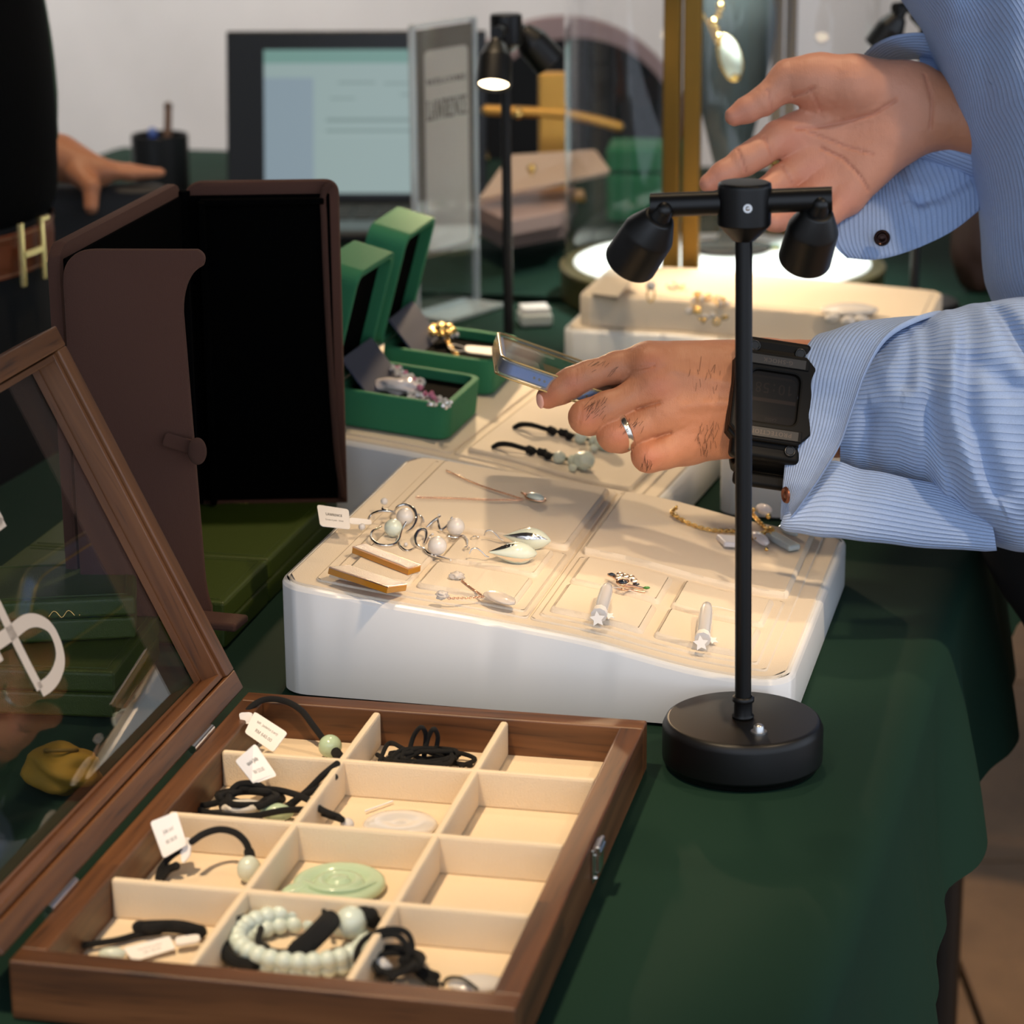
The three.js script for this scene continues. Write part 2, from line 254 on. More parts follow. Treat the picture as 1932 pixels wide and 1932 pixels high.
// ---------------------------------------------------------------- wooden display case (hinged on the left)
const CO = V(-0.213, TY, -0.9698), CW = 0.218, CL = 0.325, CH = 0.028, CT = 12.4 * Math.PI / 180;
const cR = V(Math.cos(CT), 0, Math.sin(CT)), cA = V(Math.sin(CT), 0, -Math.cos(CT));
const cw = (u, v, y) => CO.clone().addScaledVector(cR, u).addScaledVector(cA, v).setY(TY + y);        // case axes: u to the right, v away
let lidPrint;
const wcase = thing('display_case', 'open walnut jewellery case with twelve cream compartments and a glazed lid', 'case', cw(0, 0, 0), -CT);
const U = (u, y, v) => V(u, y, -v);
{
  const w = 0.0125, M = MAT.walnut;
  const rail = (x0, x1, z0, z1, ax) => uvGrain(box(x1 - x0, CH - 0.0008, z1 - z0, (x0 + x1) / 2, CH / 2 + 0.0004, -(z0 + z1) / 2, 0.0012), ax);
  part(wcase, 'front_rail', rail(0, CW, 0, w, 0), M);
  part(wcase, 'back_rail', rail(0, CW, CL - w, CL, 0), M);
  part(wcase, 'left_rail', rail(0, w, w, CL - w, 2), M);
  part(wcase, 'right_rail', rail(CW - w, CW, w, CL - w, 2), M);
  part(wcase, 'bottom_panel', box(CW - 2 * w, 0.004, CL - 2 * w, CW / 2, 0.004, -CL / 2), MAT.walnut);
  const cols = [w, 0.0755, 0.1445, CW - w], rows = [w, 0.0885, 0.164, 0.2445, CL - w];
  part(wcase, 'cream_floor', box(CW - 2 * w, 0.002, CL - 2 * w, CW / 2, 0.0068, -CL / 2), MAT.cream);
  for (const r of [1, 2, 3]) part(wcase, 'divider', box(CW - 2 * w, 0.0195, 0.0042, CW / 2, 0.0172, -rows[r], 0.0016), MAT.cream);
  for (const c of [1, 2]) part(wcase, 'divider', box(0.0042, 0.0192, CL - 2 * w, cols[c], 0.0172, -CL / 2, 0.0016), MAT.cream);
  // lid: frame of four stiles round a pane, leaning back on its hinges
  const LA = 64 * Math.PI / 180, LWd = CW, d = 0.020, fw = 0.0115;
  const lx = V(-Math.cos(LA), Math.sin(LA), 0), lz = V(0, 0, -1), ln = V(Math.sin(LA), Math.cos(LA), 0);   // up the lid, away, towards the inside face
  const LM = M4(V(-0.002, CH + 0.002, 0), lx, ln, lz.clone().negate());
  const lid = new THREE.Group(); lid.name = 'lid'; wcase.add(lid); LM.decompose(lid.position, lid.quaternion, lid.scale);
  // local: x up the lid, y inward, z towards the camera (away = -z)
  const piece = (n, x0, x1, z0, z1) => part(lid, n, uvGrain(box(x1 - x0, d, z1 - z0, (x0 + x1) / 2, -d / 2, -(z0 + z1) / 2, 0.001), x1 - x0 > z1 - z0 ? 0 : 2), M);
  piece('hinge_stile', 0, fw, 0, CL); piece('top_stile', LWd - fw, LWd, 0, CL); piece('near_stile', fw, LWd - fw, 0, fw); piece('far_stile', fw, LWd - fw, CL - fw, CL);
  const im = 0.0032, gp = 0.0008;
  for (const [x0, x1, z0, z1] of [[fw + gp, LWd - fw - gp, fw + gp, fw + gp + im], [fw + gp, LWd - fw - gp, CL - fw - gp - im, CL - fw - gp], [fw + gp, fw + gp + im, fw + gp + im, CL - fw - gp - im], [LWd - fw - gp - im, LWd - fw - gp, fw + gp + im, CL - fw - gp - im]]) part(lid, 'inner_moulding', uvGrain(box(x1 - x0, 0.013, z1 - z0, (x0 + x1) / 2, -0.0085, -(z0 + z1) / 2, 0.0006), x1 - x0 > z1 - z0 ? 0 : 2), M);
  part(lid, 'bead_strip', [box(LWd - 2 * fw, 0.004, 0.005, LWd / 2, -0.015, -(CL - fw - 0.0025)), box(0.005, 0.004, CL - 2 * fw, fw + 0.0025, -0.015, -CL / 2), box(0.005, 0.004, CL - 2 * fw, LWd - fw - 0.0025, -0.015, -CL / 2)], M);
  part(lid, 'glass_pane', box(LWd - 2 * fw + 0.002, 0.0006, CL - 2 * fw + 0.002, LWd / 2, -0.0178, -CL / 2), MAT.glass, false, 'clear glass pane');
  // white printed emblem on the pane: strokes crossing a bowl
  const bowl = (pts, r) => { const c = curve(pts.map(([x, z]) => V(x, 0, -z))), s = []; const n = 60; for (let i = 0; i <= n; i++) s.push([c.getPoint(i / n), c.getTangent(i / n)]); return grid(n, 1, (u, v) => { const [p, t] = s[Math.round(u * n)]; return p.clone().add(V(-t.z, 0, t.x).multiplyScalar((v - 0.5) * 2 * r)).setY(-0.0172); }); };
  MAT.print = std(0xc9beb2, 0.7, 0, { side: THREE.DoubleSide });
  lidPrint = { lid, bowl };
  for (const z of [0.062, 0.252]) { part(wcase, 'hinge', [box(0.004, 0.012, 0.03, -0.0015, CH - 0.0035, -z), cyl(0.0022, 0.0022, 0.03, 12).rotateX(Math.PI / 2).translate(-0.001, CH + 0.0012, -z)], MAT.silver); }
  // latch on the right side
  const lt = part(wcase, 'latch', [box(0.0012, 0.017, 0.016, CW + 0.0008, CH - 0.0115, -0.172, 0.0005), box(0.003, 0.010, 0.009, CW + 0.0025, CH - 0.011, -0.172, 0.001), cyl(0.0014, 0.0014, 0.012, 10).rotateX(Math.PI / 2).translate(CW + 0.0034, CH - 0.005, -0.172), box(0.002, 0.004, 0.014, CW + 0.003, CH - 0.0035, -0.172, 0.0006)], MAT.silver);
  part(lt, 'screw', [ball(0.0012, 8, CW + 0.0016, CH - 0.018, -0.167), ball(0.0012, 8, CW + 0.0016, CH - 0.018, -0.177)], MAT.silver);
}

// ---------------------------------------------------------------- white display stands with a curved top
const prof = (s) => { const k = [[0, .0665], [.02, .0645], [.055, .0596], [.0855, .0566], [.116, .0538], [.14, .0505], [.165, .0475], [.185, .0448], [.205, .0396], [.235, .0332], [.262, .0298], [.30, .0296], [.36, .0296]]; for (let i = 1; i < k.length; i++) if (s <= k[i][0]) return lerp(k[i - 1][1], k[i][1], clamp((s - k[i - 1][0]) / (k[i][0] - k[i - 1][0]), 0, 1)); return k[k.length - 1][1]; };
const profS = (s) => (prof(s - 0.012) + prof(s) * 2 + prof(s + 0.012) + prof(s - 0.024) * 0.5 + prof(s + 0.024) * 0.5) / 5;
const TWd = 0.292, TDp = 0.280;
// a slab whose outline is a rounded rectangle in (s, t) and whose top follows the curve
function slab(s0, s1, t0, t1, r, top, bottom, bev = 0.001, hf = profS) {
  const ring = []; const n = 6, cs = [[s1 - r, t1 - r, 0], [s0 + r, t1 - r, 1], [s0 + r, t0 + r, 2], [s1 - r, t0 + r, 3]];
  for (const [cx, cy, q] of cs) for (let i = 0; i <= n; i++) { const a = (q + i / n) * Math.PI / 2; ring.push([cx + r * Math.cos(a), cy + r * Math.sin(a), Math.cos(a), Math.sin(a)]); }
  const P = []; const N = 40;                                  // densify long edges
  for (let i = 0; i < ring.length; i++) { const a = ring[i], b = ring[(i + 1) % ring.length], L = Math.hypot(a[0] - b[0], a[1] - b[1]), m = Math.max(1, Math.round(L / 0.008)); for (let k = 0; k < m; k++) { const t = k / m; P.push([lerp(a[0], b[0], t), lerp(a[1], b[1], t), lerp(a[2], b[2], t), lerp(a[3], b[3], t)]); } }
  const pos = [], idx = [], n2 = P.length, layer = (off, y) => { for (const p of P) { const s = p[0] - off * Math.sign(p[2]) * Math.min(1, Math.abs(p[2]) * 1.2), t = p[1] - off * Math.sign(p[3]) * Math.min(1, Math.abs(p[3]) * 1.2); pos.push(s, y(p[0]), -t); } };
  layer(0, (s) => (typeof bottom === 'number' ? bottom : bottom(s))); layer(0, (s) => hf(s) + top - bev); layer(bev * 0.3, (s) => hf(s) + top - bev * 0.3); layer(bev, (s) => hf(s) + top);
  for (let l = 0; l < 3; l++) for (let i = 0; i < n2; i++) { const j = (i + 1) % n2, a = l * n2 + i, b = l * n2 + j; idx.push(a, b, b + n2, a, b + n2, a + n2); }
  let g = new THREE.BufferGeometry(); g.setAttribute('position', new THREE.Float32BufferAttribute(pos, 3)); g.setIndex(idx); g = g.toNonIndexed(); g = toCreasedNormals(g, 0.9);
  const c0 = s0 + bev, c1 = s1 - bev, d0 = t0 + bev, d1 = t1 - bev, rr = Math.max(r - bev, 1e-4), half = (d1 - d0) / 2, mid = (d0 + d1) / 2;
  const cap = grid(48, 2, (u, v) => { const s = lerp(c0, c1, u), e = Math.min(s - c0, c1 - s), cut = e < rr ? rr - Math.sqrt(Math.max(0, rr * rr - (rr - e) * (rr - e))) : 0; return V(s, hf(s) + top, -(mid + (half - cut) * (v * 2 - 1))); }, (u, v, q) => [q.x, q.z]);
  return uvBox(merge([g, cap]));
}
function stand(label, o, turn, layout) {
  const t = thing('display_stand', label, 'display stand', o, turn);
  part(t, 'white_body', slab(0, TWd, 0, TDp, 0.018, 0, 0.001, 0.0025), MAT.white);
  part(t, 'cream_panel', slab(0.004, TWd - 0.004, 0.004, TDp - 0.004, 0.014, 0.0012, (s) => profS(s) - 0.002, 0.0008), MAT.creamPad);
  layout(t); return t;
}
const S0 = at(530, 1310), STN = 13.8 * Math.PI / 180, sR = V(Math.cos(STN), 0, Math.sin(STN)), sA = V(Math.sin(STN), 0, -Math.cos(STN));
S0.addScaledVector(sR, -0.002);
const front = stand('white wedge-shaped jewellery stand with a cream top, nearest to the front lamp', S0, -STN, (t) => {
  const M = MAT.creamPad, pad = (n, s0, s1, t0, t1, top, bev = 0.0014) => part(t, n, slab(s0, s1, t0, t1, 0.003, top, (s) => profS(s), bev), M);
  // raised mouldings round four fields: left back, left front, right back, right front
  pad('insert_plate', 0.0205, 0.1434, 0.012, 0.268, 0.0024, 0.0007); pad('insert_plate', 0.1446, 0.2775, 0.012, 0.268, 0.0024, 0.0007);
  pad('flat_pad', 0.028, 0.139, 0.134, 0.262, 0.0062, 0.002); 
  pad('field_frame', 0.026, 0.141, 0.018, 0.128, 0.0034);
  pad('pad_bar', 0.034, 0.072, 0.024, 0.122, 0.0062, 0.002); pad('pad_bar', 0.076, 0.134, 0.024, 0.068, 0.0064, 0.002); pad('pad_bar', 0.076, 0.134, 0.074, 0.122, 0.0062, 0.002);
  pad('flat_pad', 0.148, 0.272, 0.134, 0.262, 0.0064, 0.002);
  pad('field_frame', 0.148, 0.272, 0.018, 0.128, 0.0034);
  for (const [a, b] of [[0.153, 0.206], [0.212, 0.266]]) for (const [c, d] of [[0.024, 0.070], [0.076, 0.122]]) pad('ring_pad', a, b, c, d, 0.0064, 0.0026);
});
const fst = (s, t, h = 0) => S0.clone().addScaledVector(sR, s).addScaledVector(sA, t).setY(TY + profS(s) + 0.0062 + h);
function onTray(x, y, h = 0) {                                 // point of the front stand's top seen at pixel x, y, lifted by h
  let p; let hh = 0.05; for (let i = 0; i < 14; i++) { p = at(x, y, hh + 0.0062 + h); const s = p.clone().sub(S0).dot(sR); hh = profS(clamp(s, 0, TWd)); } return p;
}
// ---------------------------------------------------------------- lamps
function lampHead(t, o, dir, up, scale = 1, cone = true) {     // a tapered can with a glowing disc, pointing along dir (in the lamp's own axes)
  const h = new THREE.Group(); h.name = 'lamp_head'; t.add(h); h.position.copy(o); h.quaternion.setFromUnitVectors(V(0, -1, 0), dir.clone().normalize());
  const s = scale;
  part(h, 'shade', lathe([[0.0001, 0.0015], [0.0062, 0.0015], [0.0078, 0.0006], [0.0122, -0.0092], [0.0129, -0.0112], [0.0134, -0.0315], [0.0131, -0.0323], [0.0119, -0.0321], [0.0112, -0.0285], [0.0001, -0.0278]].map(([a, b]) => [a * s, b * s]), 40), MAT.black);
  part(h, 'joint', [cyl(0.0042 * s, 0.0055 * s, 0.006 * s, 20, 0, 0.003 * s, 0), ball(0.0042 * s, 16, 0, 0.0062 * s, 0)], MAT.black);
  part(h, 'glowing_lens', cyl(0.0112 * s, 0.0112 * s, 0.0012 * s, 32, 0, -0.0292 * s, 0), LENS);
  return h;
}
const LENS = std(0xffe0b0, 0.4, 0, { emissive: new THREE.Color().setRGB(1, 0.78, 0.5), emissiveIntensity: 9 });
function makeLamp(label, base, leanX) {
  const t = thing('desk_lamp', label, 'lamp', base);
  part(t, 'base', lathe([[0.0001, 0], [0.0385, 0], [0.0398, 0.0012], [0.0398, 0.0035], [0.0420, 0.0042], [0.0422, 0.0055], [0.0422, 0.0215], [0.0405, 0.0252], [0.0386, 0.0262], [0.0001, 0.0262]], 72), MAT.lampBlack);
  part(t, 'pole_foot', lathe([[0.0001, 0.026], [0.0056, 0.026], [0.0058, 0.0275], [0.0048, 0.0285], [0.0048, 0.035], [0.0058, 0.0356], [0.0058, 0.0376], [0.0046, 0.0382]], 28), MAT.lampBlack);
  return t;
}
MAT.lampBlack = phy(0x070708, 0.4, { clearcoat: 0.08, clearcoatRoughness: 0.4, specularIntensity: 0.7 });
const LB = at(1400, 1441);
const lampHs = {};
{
  const t = makeLamp('black two-headed table lamp with a round base, in the foreground on the right', LB);
  const top = V(-0.0042, 0.306, 0.0);
  part(t, 'pole', between(V(0, 0.03, 0), V(-0.0042, 0.283, 0), 0.0043, 0.0043, 24), MAT.lampBlack);
  // knurled collar, cross bar
  part(t, 'hub', lathe([[0.0001, 0.3085], [0.0115, 0.3085], [0.0130, 0.3078], [0.0133, 0.3060], [0.0133, 0.2880], [0.0128, 0.2868], [0.0072, 0.2810], [0.0058, 0.2795], [0.0046, 0.279], [0.0001, 0.279]], 56).translate(-0.0042, 0, 0), MAT.lampBlack);
  const yaw = 0.12, bd = V(Math.cos(yaw), 0.05, Math.sin(yaw)).normalize(), hc = V(-0.0042, 0.2985, 0);
  part(t, 'cross_bar', between(hc.clone().addScaledVector(bd, -0.0465), hc.clone().addScaledVector(bd, 0.043), 0.0060, 0.0060, 28), MAT.lampBlack);
  part(t, 'screw', [ball(0.0013, 12, 0, 0, 0).translate(-0.0042 + 0.0004, 0.2975, 0.0131), cyl(0.0022, 0.0022, 0.0006, 20).rotateX(Math.PI / 2).translate(-0.0042 + 0.0004, 0.2975, 0.0132)], MAT.steel);
  part(t, 'switch', [cyl(0.0042, 0.0042, 0.0008, 24, 0.0062, 0.0266, 0.0215), lathe([[0.0001, 0.0036], [0.0016, 0.0036], [0.0026, 0.0028], [0.003, 0]], 20).translate(0.0062, 0.027, 0.0215)], MAT.steel);
  const a = hc.clone().addScaledVector(bd, -0.043).add(V(0.0005, -0.0065, 0.002)), b = hc.clone().addScaledVector(bd, 0.035).add(V(0.001, -0.007, 0.001));
  const dA = V(-0.40, -0.76, -0.52).normalize(), dB = V(-0.12, -0.82, -0.56).normalize();
  lampHead(t, a, dA, 0, 1.03); lampHead(t, b, dB, 0, 1.0);
  lampHs.a = [LB.clone().add(a).addScaledVector(dA, 0.034), LB.clone().add(a).addScaledVector(dA, 0.5)]; lampHs.b = [LB.clone().add(b).addScaledVector(dB, 0.034), LB.clone().add(b).addScaledVector(dB, 0.5)];
}
spot(lampHs.a[0], lampHs.a[1], 0.16, 0.52, WARM, 0.35, 0.9);
spot(lampHs.b[0], lampHs.b[1], 0.15, 0.52, WARM, 0.35, 0.9);
// ---------------------------------------------------------------- the other stands
let rstack;
const flatP = (h) => () => h;
function flatStand(label, o, turn, w, dp, h, parts) {
  const t = thing('display_stand', label, 'display stand', o, turn);
  part(t, 'white_body', slab(0, w, 0, dp, 0.016, 0, 0.001, 0.0025, flatP(h)), MAT.white);
  part(t, 'cream_panel', slab(0.004, w - 0.004, 0.004, dp - 0.004, 0.012, 0.0012, h - 0.002, 0.0008, flatP(h)), MAT.creamPad);
  for (const [n, a, b, c, d, top] of parts) part(t, n, slab(a, b, c, d, 0.003, top, h, 0.0014, flatP(h)), MAT.creamPad);
  return t;
}
const MT = 14.5 * Math.PI / 180, mR = V(Math.cos(MT), 0, Math.sin(MT)), mA = V(Math.sin(MT), 0, -Math.cos(MT));
const MO = V(-0.1816, TY, -1.716), MY = 18 * Math.PI / 180, yR = V(Math.cos(MY), 0, Math.sin(MY)), yA = V(Math.sin(MY), 0, -Math.cos(MY));
stand('white wedge-shaped jewellery stand in the middle, carrying the two green ring boxes', MO, -MY, (t) => {
  const pad = (n, s0, s1, t0, t1, top, bev = 0.0014) => part(t, n, slab(s0, s1, t0, t1, 0.003, top, (s) => profS(s), bev), MAT.creamPad);
  pad('insert_plate', 0.0205, 0.1434, 0.012, 0.268, 0.0024, 0.0007); pad('insert_plate', 0.1446, 0.2775, 0.012, 0.268, 0.0024, 0.0007); pad('flat_pad', 0.152, 0.270, 0.02, 0.26, 0.0055, 0.002);
});
function onMid(x, y, h = 0) { let p, hh = 0.05; for (let i = 0; i < 14; i++) { p = at(x, y, hh + h); hh = profS(clamp(p.clone().sub(MO).dot(yR), 0, TWd)); } return p; }
{ // stacked stand further back on the right, sloping down to the right
  const o = at(1058, 622, 0.036).setY(TY), hb = (s) => 0.036 - 0.055 * Math.max(0, s - 0.10), ht = (s) => 0.0265 + hb(s + 0.012) - 0.036;
  const b = thing('display_stand', 'white sloping stand base under the cream tray, back right beyond the phone', 'display stand', o, -MT);
  part(b, 'white_body', slab(0, 0.36, 0, 0.17, 0.016, 0, 0.001, 0.0025, hb), MAT.white); part(b, 'cream_panel', slab(0.004, 0.356, 0.004, 0.166, 0.012, 0.0012, (s) => hb(s) - 0.002, 0.0008, hb), MAT.creamPad);
  const t = thing('display_tray', 'cream tray stacked on the back right white base, scattered with gold pieces', 'tray', o.clone().addScaledVector(mR, 0.012).addScaledVector(mA, 0.012).setY(TY + 0.0378), -MT);
  part(t, 'tray_body', slab(0, 0.30, 0, 0.14, 0.012, 0, (s) => ht(s) - 0.0265, 0.002, ht), MAT.creamPad);
  part(t, 'cream_panel', slab(0.008, 0.292, 0.008, 0.132, 0.008, 0.0008, (s) => ht(s) - 0.002, 0.0006, ht), MAT.creamPad);
  rstack = { o, ht };
}
flatStand('plain pale stand standing alone, under the shirt cuff behind the front lamp', at(1352, 972, 0), -MT, 0.10, 0.11, 0.045, []);

// ---------------------------------------------------------------- brown clamshell necklace box, open
{
  const t = thing('necklace_box', 'tall open brown suede necklace box with a black velvet lining and a tab', 'box', V(-0.178, TY + 0.03, -1.41));
  const yb = TY + 0.0305, Hh = 0.214;
  const S = at(372, 950, 0.03).setY(0), E = at(648, 945, 0.03).setY(0), Fp = at(397, 1155, 0.03).setY(0), L = Fp.clone().add(V(-0.073, 0, -0.004));
  // an upright panel from a to b: shell with a rounded outline, lip on the free end, velvet inside
  const upright = (n, a, b, th, inner, flare, r) => {
    const X = b.clone().sub(a), w = X.length(); X.normalize(); const Zv = X.clone().cross(V(0, 1, 0)).normalize().multiplyScalar(inner);
    const out = new THREE.Shape(); out.moveTo(0, 0); out.lineTo(w, 0);
    if (flare) { out.lineTo(w, 0.004); out.quadraticCurveTo(w - 0.003, 0.012, w - 0.0035, 0.03); out.lineTo(w - 0.009, Hh - 0.034); out.quadraticCurveTo(w - 0.008, Hh - 0.012, w + 0.004, Hh - 0.006); out.quadraticCurveTo(w + 0.006, Hh - 0.002, w + 0.002, Hh); } else { out.lineTo(w, Hh - r * 0.6); out.quadraticCurveTo(w, Hh, w - r * 0.6, Hh); }
    out.lineTo(r, Hh); out.quadraticCurveTo(0, Hh, 0, Hh - r); out.closePath();
    const m = M4(a.clone().setY(yb), X, V(0, 1, 0), X.clone().cross(V(0, 1, 0)));
    const p = part(t, n, toCreasedNormals(extrude(out, th, Math.min(0.0025, th * 0.3), 10), 0.7).translate(0, 0, inner > 0 ? -th : 0).applyMatrix4(m), MAT.brown, true);
    part(p, 'velvet_lining', box(w - 0.006, Hh - 0.008, 0.002, w / 2 - 0.0005, Hh / 2 - 0.002, inner > 0 ? 0.0008 : -0.0008, 0.0008).applyMatrix4(m), MAT.blackVelvet, true);
    return p;
  };
  // front flap (outer face towards us), left wall from the flap back to the hinge, and the back tray seen from inside
  upright('front_flap', L, Fp, 0.006, -1, true, 0.018);
  const L2 = L.clone().add(V(-0.004, 0, -0.006)), S2 = S.clone().add(V(-0.002, 0, 0.0));
  upright('left_tray', L2, S2, 0.0085, 1, false, 0.014);
  const right = upright('right_tray', S.clone().add(V(0.002, 0, 0)), E, 0.009, 1, false, 0.012);
  { const X = E.clone().sub(S).normalize(), n = X.clone().cross(V(0, 1, 0)).normalize();
    const lip = (a, y0, y1, x) => between(a.clone().setY(y0), a.clone().addScaledVector(X, x).setY(y1), 0.0022, 0.0022, 12);
    part(t, 'tray_rim', [tube([[0, 0.004], [0.001, 0.03], [-0.002, 0.1], [-0.0035, 0.19], [-0.003, Hh - 0.004], [0.001, Hh + 0.001]].map(([x, y]) => E.clone().addScaledVector(X, x - 0.004 + (y < 0.01 ? 0.004 : 0)).addScaledVector(n, 0.004).setY(yb + y)), 0.0021, 40, 10)], MAT.brown, true);
    // inner black tray walls
    part(right, 'velvet_wall', [box(0.004, Hh - 0.01, 0.016, 0, 0, 0, 0.001).applyMatrix4(M4(S.clone().addScaledVector(X, 0.012).addScaledVector(n, 0.004).setY(yb + Hh / 2 - 0.004), X, V(0, 1, 0), n)), box(E.distanceTo(S) - 0.018, 0.004, 0.010, 0, 0, 0, 0.001).applyMatrix4(M4(S.clone().lerp(E, 0.52).addScaledVector(n, 0.003).setY(yb + Hh - 0.010), X, V(0, 1, 0), n))], MAT.blackVelvet, true);
    part(t, 'spine', between(S.clone().setY(yb), S.clone().setY(yb + Hh - 0.003), 0.0045, 0.0045, 14), MAT.blackVelvet, true); }
  { const X = Fp.clone().sub(L).normalize(); const q = atd(346, 838, 1.4555), k = atd(372, 851, 1.4505);
    const tab = extrude(rrect(0.022, 0.0072, 0.0016), 0.0018, 0.0006).applyMatrix4(M4(q, V(0.95, -0.3, 0.05).normalize(), V(0.3, 0.95, 0).normalize(), V(0, 0, 1)));
    const tb = part(t, 'tab', tab, MAT.brown, true); part(tb, 'button', lathe([[0.0001, 0.0032], [0.0045, 0.0030], [0.0062, 0.0016], [0.0064, 0], [0.0055, -0.002]], 28).scale(0.85, 1, 1.25).rotateX(Math.PI / 2).rotateY(0.3).translate(k.x, k.y, k.z), MAT.brown, true); }
  part(t, 'foot_lip', box(0.03, 0.005, 0.02, 0, 0, 0, 0.002).applyMatrix4(M4(at(412, 1172, 0.032), V(0.95, 0, 0.3), V(0, 1, 0), V(-0.3, 0, 0.95))), MAT.brown, true);
}
// ---------------------------------------------------------------- olive leather boxes lying under it
const goldText = (s, font) => canvasTex(256, 64, (x) => { x.fillStyle = '#45591c'; x.fillRect(0, 0, 256, 64); x.fillStyle = '#e8d48a'; x.font = font; x.textAlign = 'center'; x.textBaseline = 'middle'; x.fillText(s, 128, 32); });
function leatherBox(label, o, turn, w, d, h, lidH) {
  const t = thing('leather_box', label, 'box', o, turn, 'flat olive leather boxes by the necklace box');
  part(t, 'base', box(w, h - lidH - 0.0006, d, w / 2, (h - lidH) / 2, -d / 2, 0.0022), MAT.olive);
  const l = part(t, 'lid', box(w + 0.0012, lidH, d + 0.0012, w / 2, h - lidH / 2, -d / 2, 0.0026), MAT.olive);
  part(l, 'panel_seam', [box(w - 0.008, 0.0008, 0.0012, w / 2, h + 0.0001, -0.005, 0.0003), box(0.0012, 0.0008, d - 0.008, w - 0.005, h + 0.0001, -d / 2, 0.0003), box(w - 0.008, 0.0008, 0.0012, w / 2, h + 0.0001, -d + 0.005, 0.0003)], MAT.olive);
  return t;
}
{
  const TN = -12.3 * Math.PI / 180;                            // their right edge runs straight away
  const c = at(505, 1055, 0.0295).setY(TY), X = V(Math.cos(-TN), 0, Math.sin(-TN)), Yv = V(-Math.sin(TN), 0, -Math.cos(TN));
  const put = (x, y, h) => c.clone().addScaledVector(X, x).addScaledVector(Yv, y).setY(TY + h);
  leatherBox('flat olive leather box at the foot of the brown necklace box, the front one', put(-0.16, -0.086, 0), TN, 0.16, 0.085, 0.0295, 0.014);
  const b = leatherBox('flat olive leather box behind the front one, with gold lettering', put(-0.16, 0.001, 0), TN, 0.16, 0.155, 0.0293, 0.014);
  const g = (s, x, y, w, h, col) => part(b, 'gold_print', new THREE.PlaneGeometry(w, h).rotateX(-Math.PI / 2).translate(x, 0.0297, y), col, false);
  g('', 0.096, -0.115, 0.03, 0.008, std(0xffffff, 0.4, 0.3, { map: goldText('LAWRENCE', 'italic bold 40px serif') }));
  const c2 = at(160, 1345, 0);
  leatherBox('flat olive leather box seen through the glass lid, left of the necklace box', c2.clone().add(V(-0.15, 0, -0.01)), -0.12, 0.17, 0.10, 0.028, 0.013);
  const e = leatherBox('small olive leather box on top of the box behind the glass, with a gold squiggle', c2.clone().add(V(-0.075, 0.0285, -0.03)), 0.12, 0.10, 0.07, 0.026, 0.012);
  const pts = [[-0.008, -0.001], [-0.005, 0.002], [-0.001, -0.002], [0.003, 0.002], [0.006, -0.001]].map(([x, y]) => V(0.06 + x, 0.0175 + y, 0.0009));
  part(e, 'gold_squiggle', [tube(pts, 0.0005, 24, 6), ball(0.0006, 8, 0.069, 0.0165, 0.0009)], MAT.gold);
}
// ---------------------------------------------------------------- green velvet ring boxes
function ringBox(label, o, turn, w, d) {
  const t = thing('ring_box', label, 'box', o, turn, 'open green velvet ring boxes'), h = 0.026;
  const shell = (hh, y0) => { const s = rrect(w, d, 0.012, w / 2, d / 2), k = rrect(w - 0.006, d - 0.006, 0.010, w / 2, d / 2); const pts = k.getPoints(8); s.holes.push(new THREE.Path(pts)); return merge([flatDown(extrude(s, hh, 0.001, 8)).translate(0, y0, 0), flatDown(extrude(rrect(w - 0.001, d - 0.001, 0.0115, w / 2, d / 2), 0.003, 0.0008, 8)).translate(0, y0, 0)]); };
  part(t, 'base', shell(h, 0), MAT.green);
  part(t, 'velvet_bed', flatDown(extrude(rrect(w - 0.0065, d - 0.0065, 0.0098, w / 2, d / 2), 0.016, 0.002, 8)).translate(0, 0.003, 0), MAT.blackVelvet);
  const lid = new THREE.Group(); lid.name = 'lid'; t.add(lid); lid.position.set(-0.001, h, 0); lid.rotation.z = Math.PI * 0.5 - 0.16;          // hinged on the left edge, standing open
  const m = (g) => g.scale(1, -1, 1).translate(0, 0, 0);
  part(lid, 'lid_shell', shell(0.030, 0).rotateX(Math.PI).translate(0, 0.030, -d), MAT.green);
  part(lid, 'lid_lining', flatDown(extrude(rrect(w - 0.0065, d - 0.0065, 0.0098, w / 2, d / 2), 0.018, 0.002, 8)).translate(0, 0.009, 0), MAT.blackVelvet);
  part(t, 'satin_flap', box(0.0016, 0.036, d * 0.8, 0, 0, 0, 0.0006).rotateZ(0.75).translate(0.013, h + 0.005, -d / 2), std(0x30364c, 0.5), false, 'dark blue satin flap');
  return t;
}
const BOXES = [];
function setBox(label, x, y, w, d, turn) {                     // right front lower corner at pixel x, y; tilted with the slope of the stand
  const c = onMid(x, y, 0.0036), sl = Math.atan((profS(0.06) - profS(0.12)) / 0.06), dir = V(Math.cos(turn), 0, Math.sin(turn)).multiplyScalar(Math.cos(sl)).setY(-Math.sin(sl));
  const o = c.clone().addScaledVector(dir, -w), t = ringBox(label, o, -turn, w, d); t.rotation.set(0, -turn, 0); t.rotateZ(-sl); t.updateMatrixWorld(true); BOXES.push(o.y - TY - Math.sin(sl) * w * 0.5 + 0.019); return t;
}
setBox('open green velvet ring box holding the pink crystal brooch, in front', 840, 832, 0.083, 0.088, 0.25);
setBox('open green velvet ring box holding the gold flower brooch, behind', 925, 747, 0.085, 0.088, 0.22);
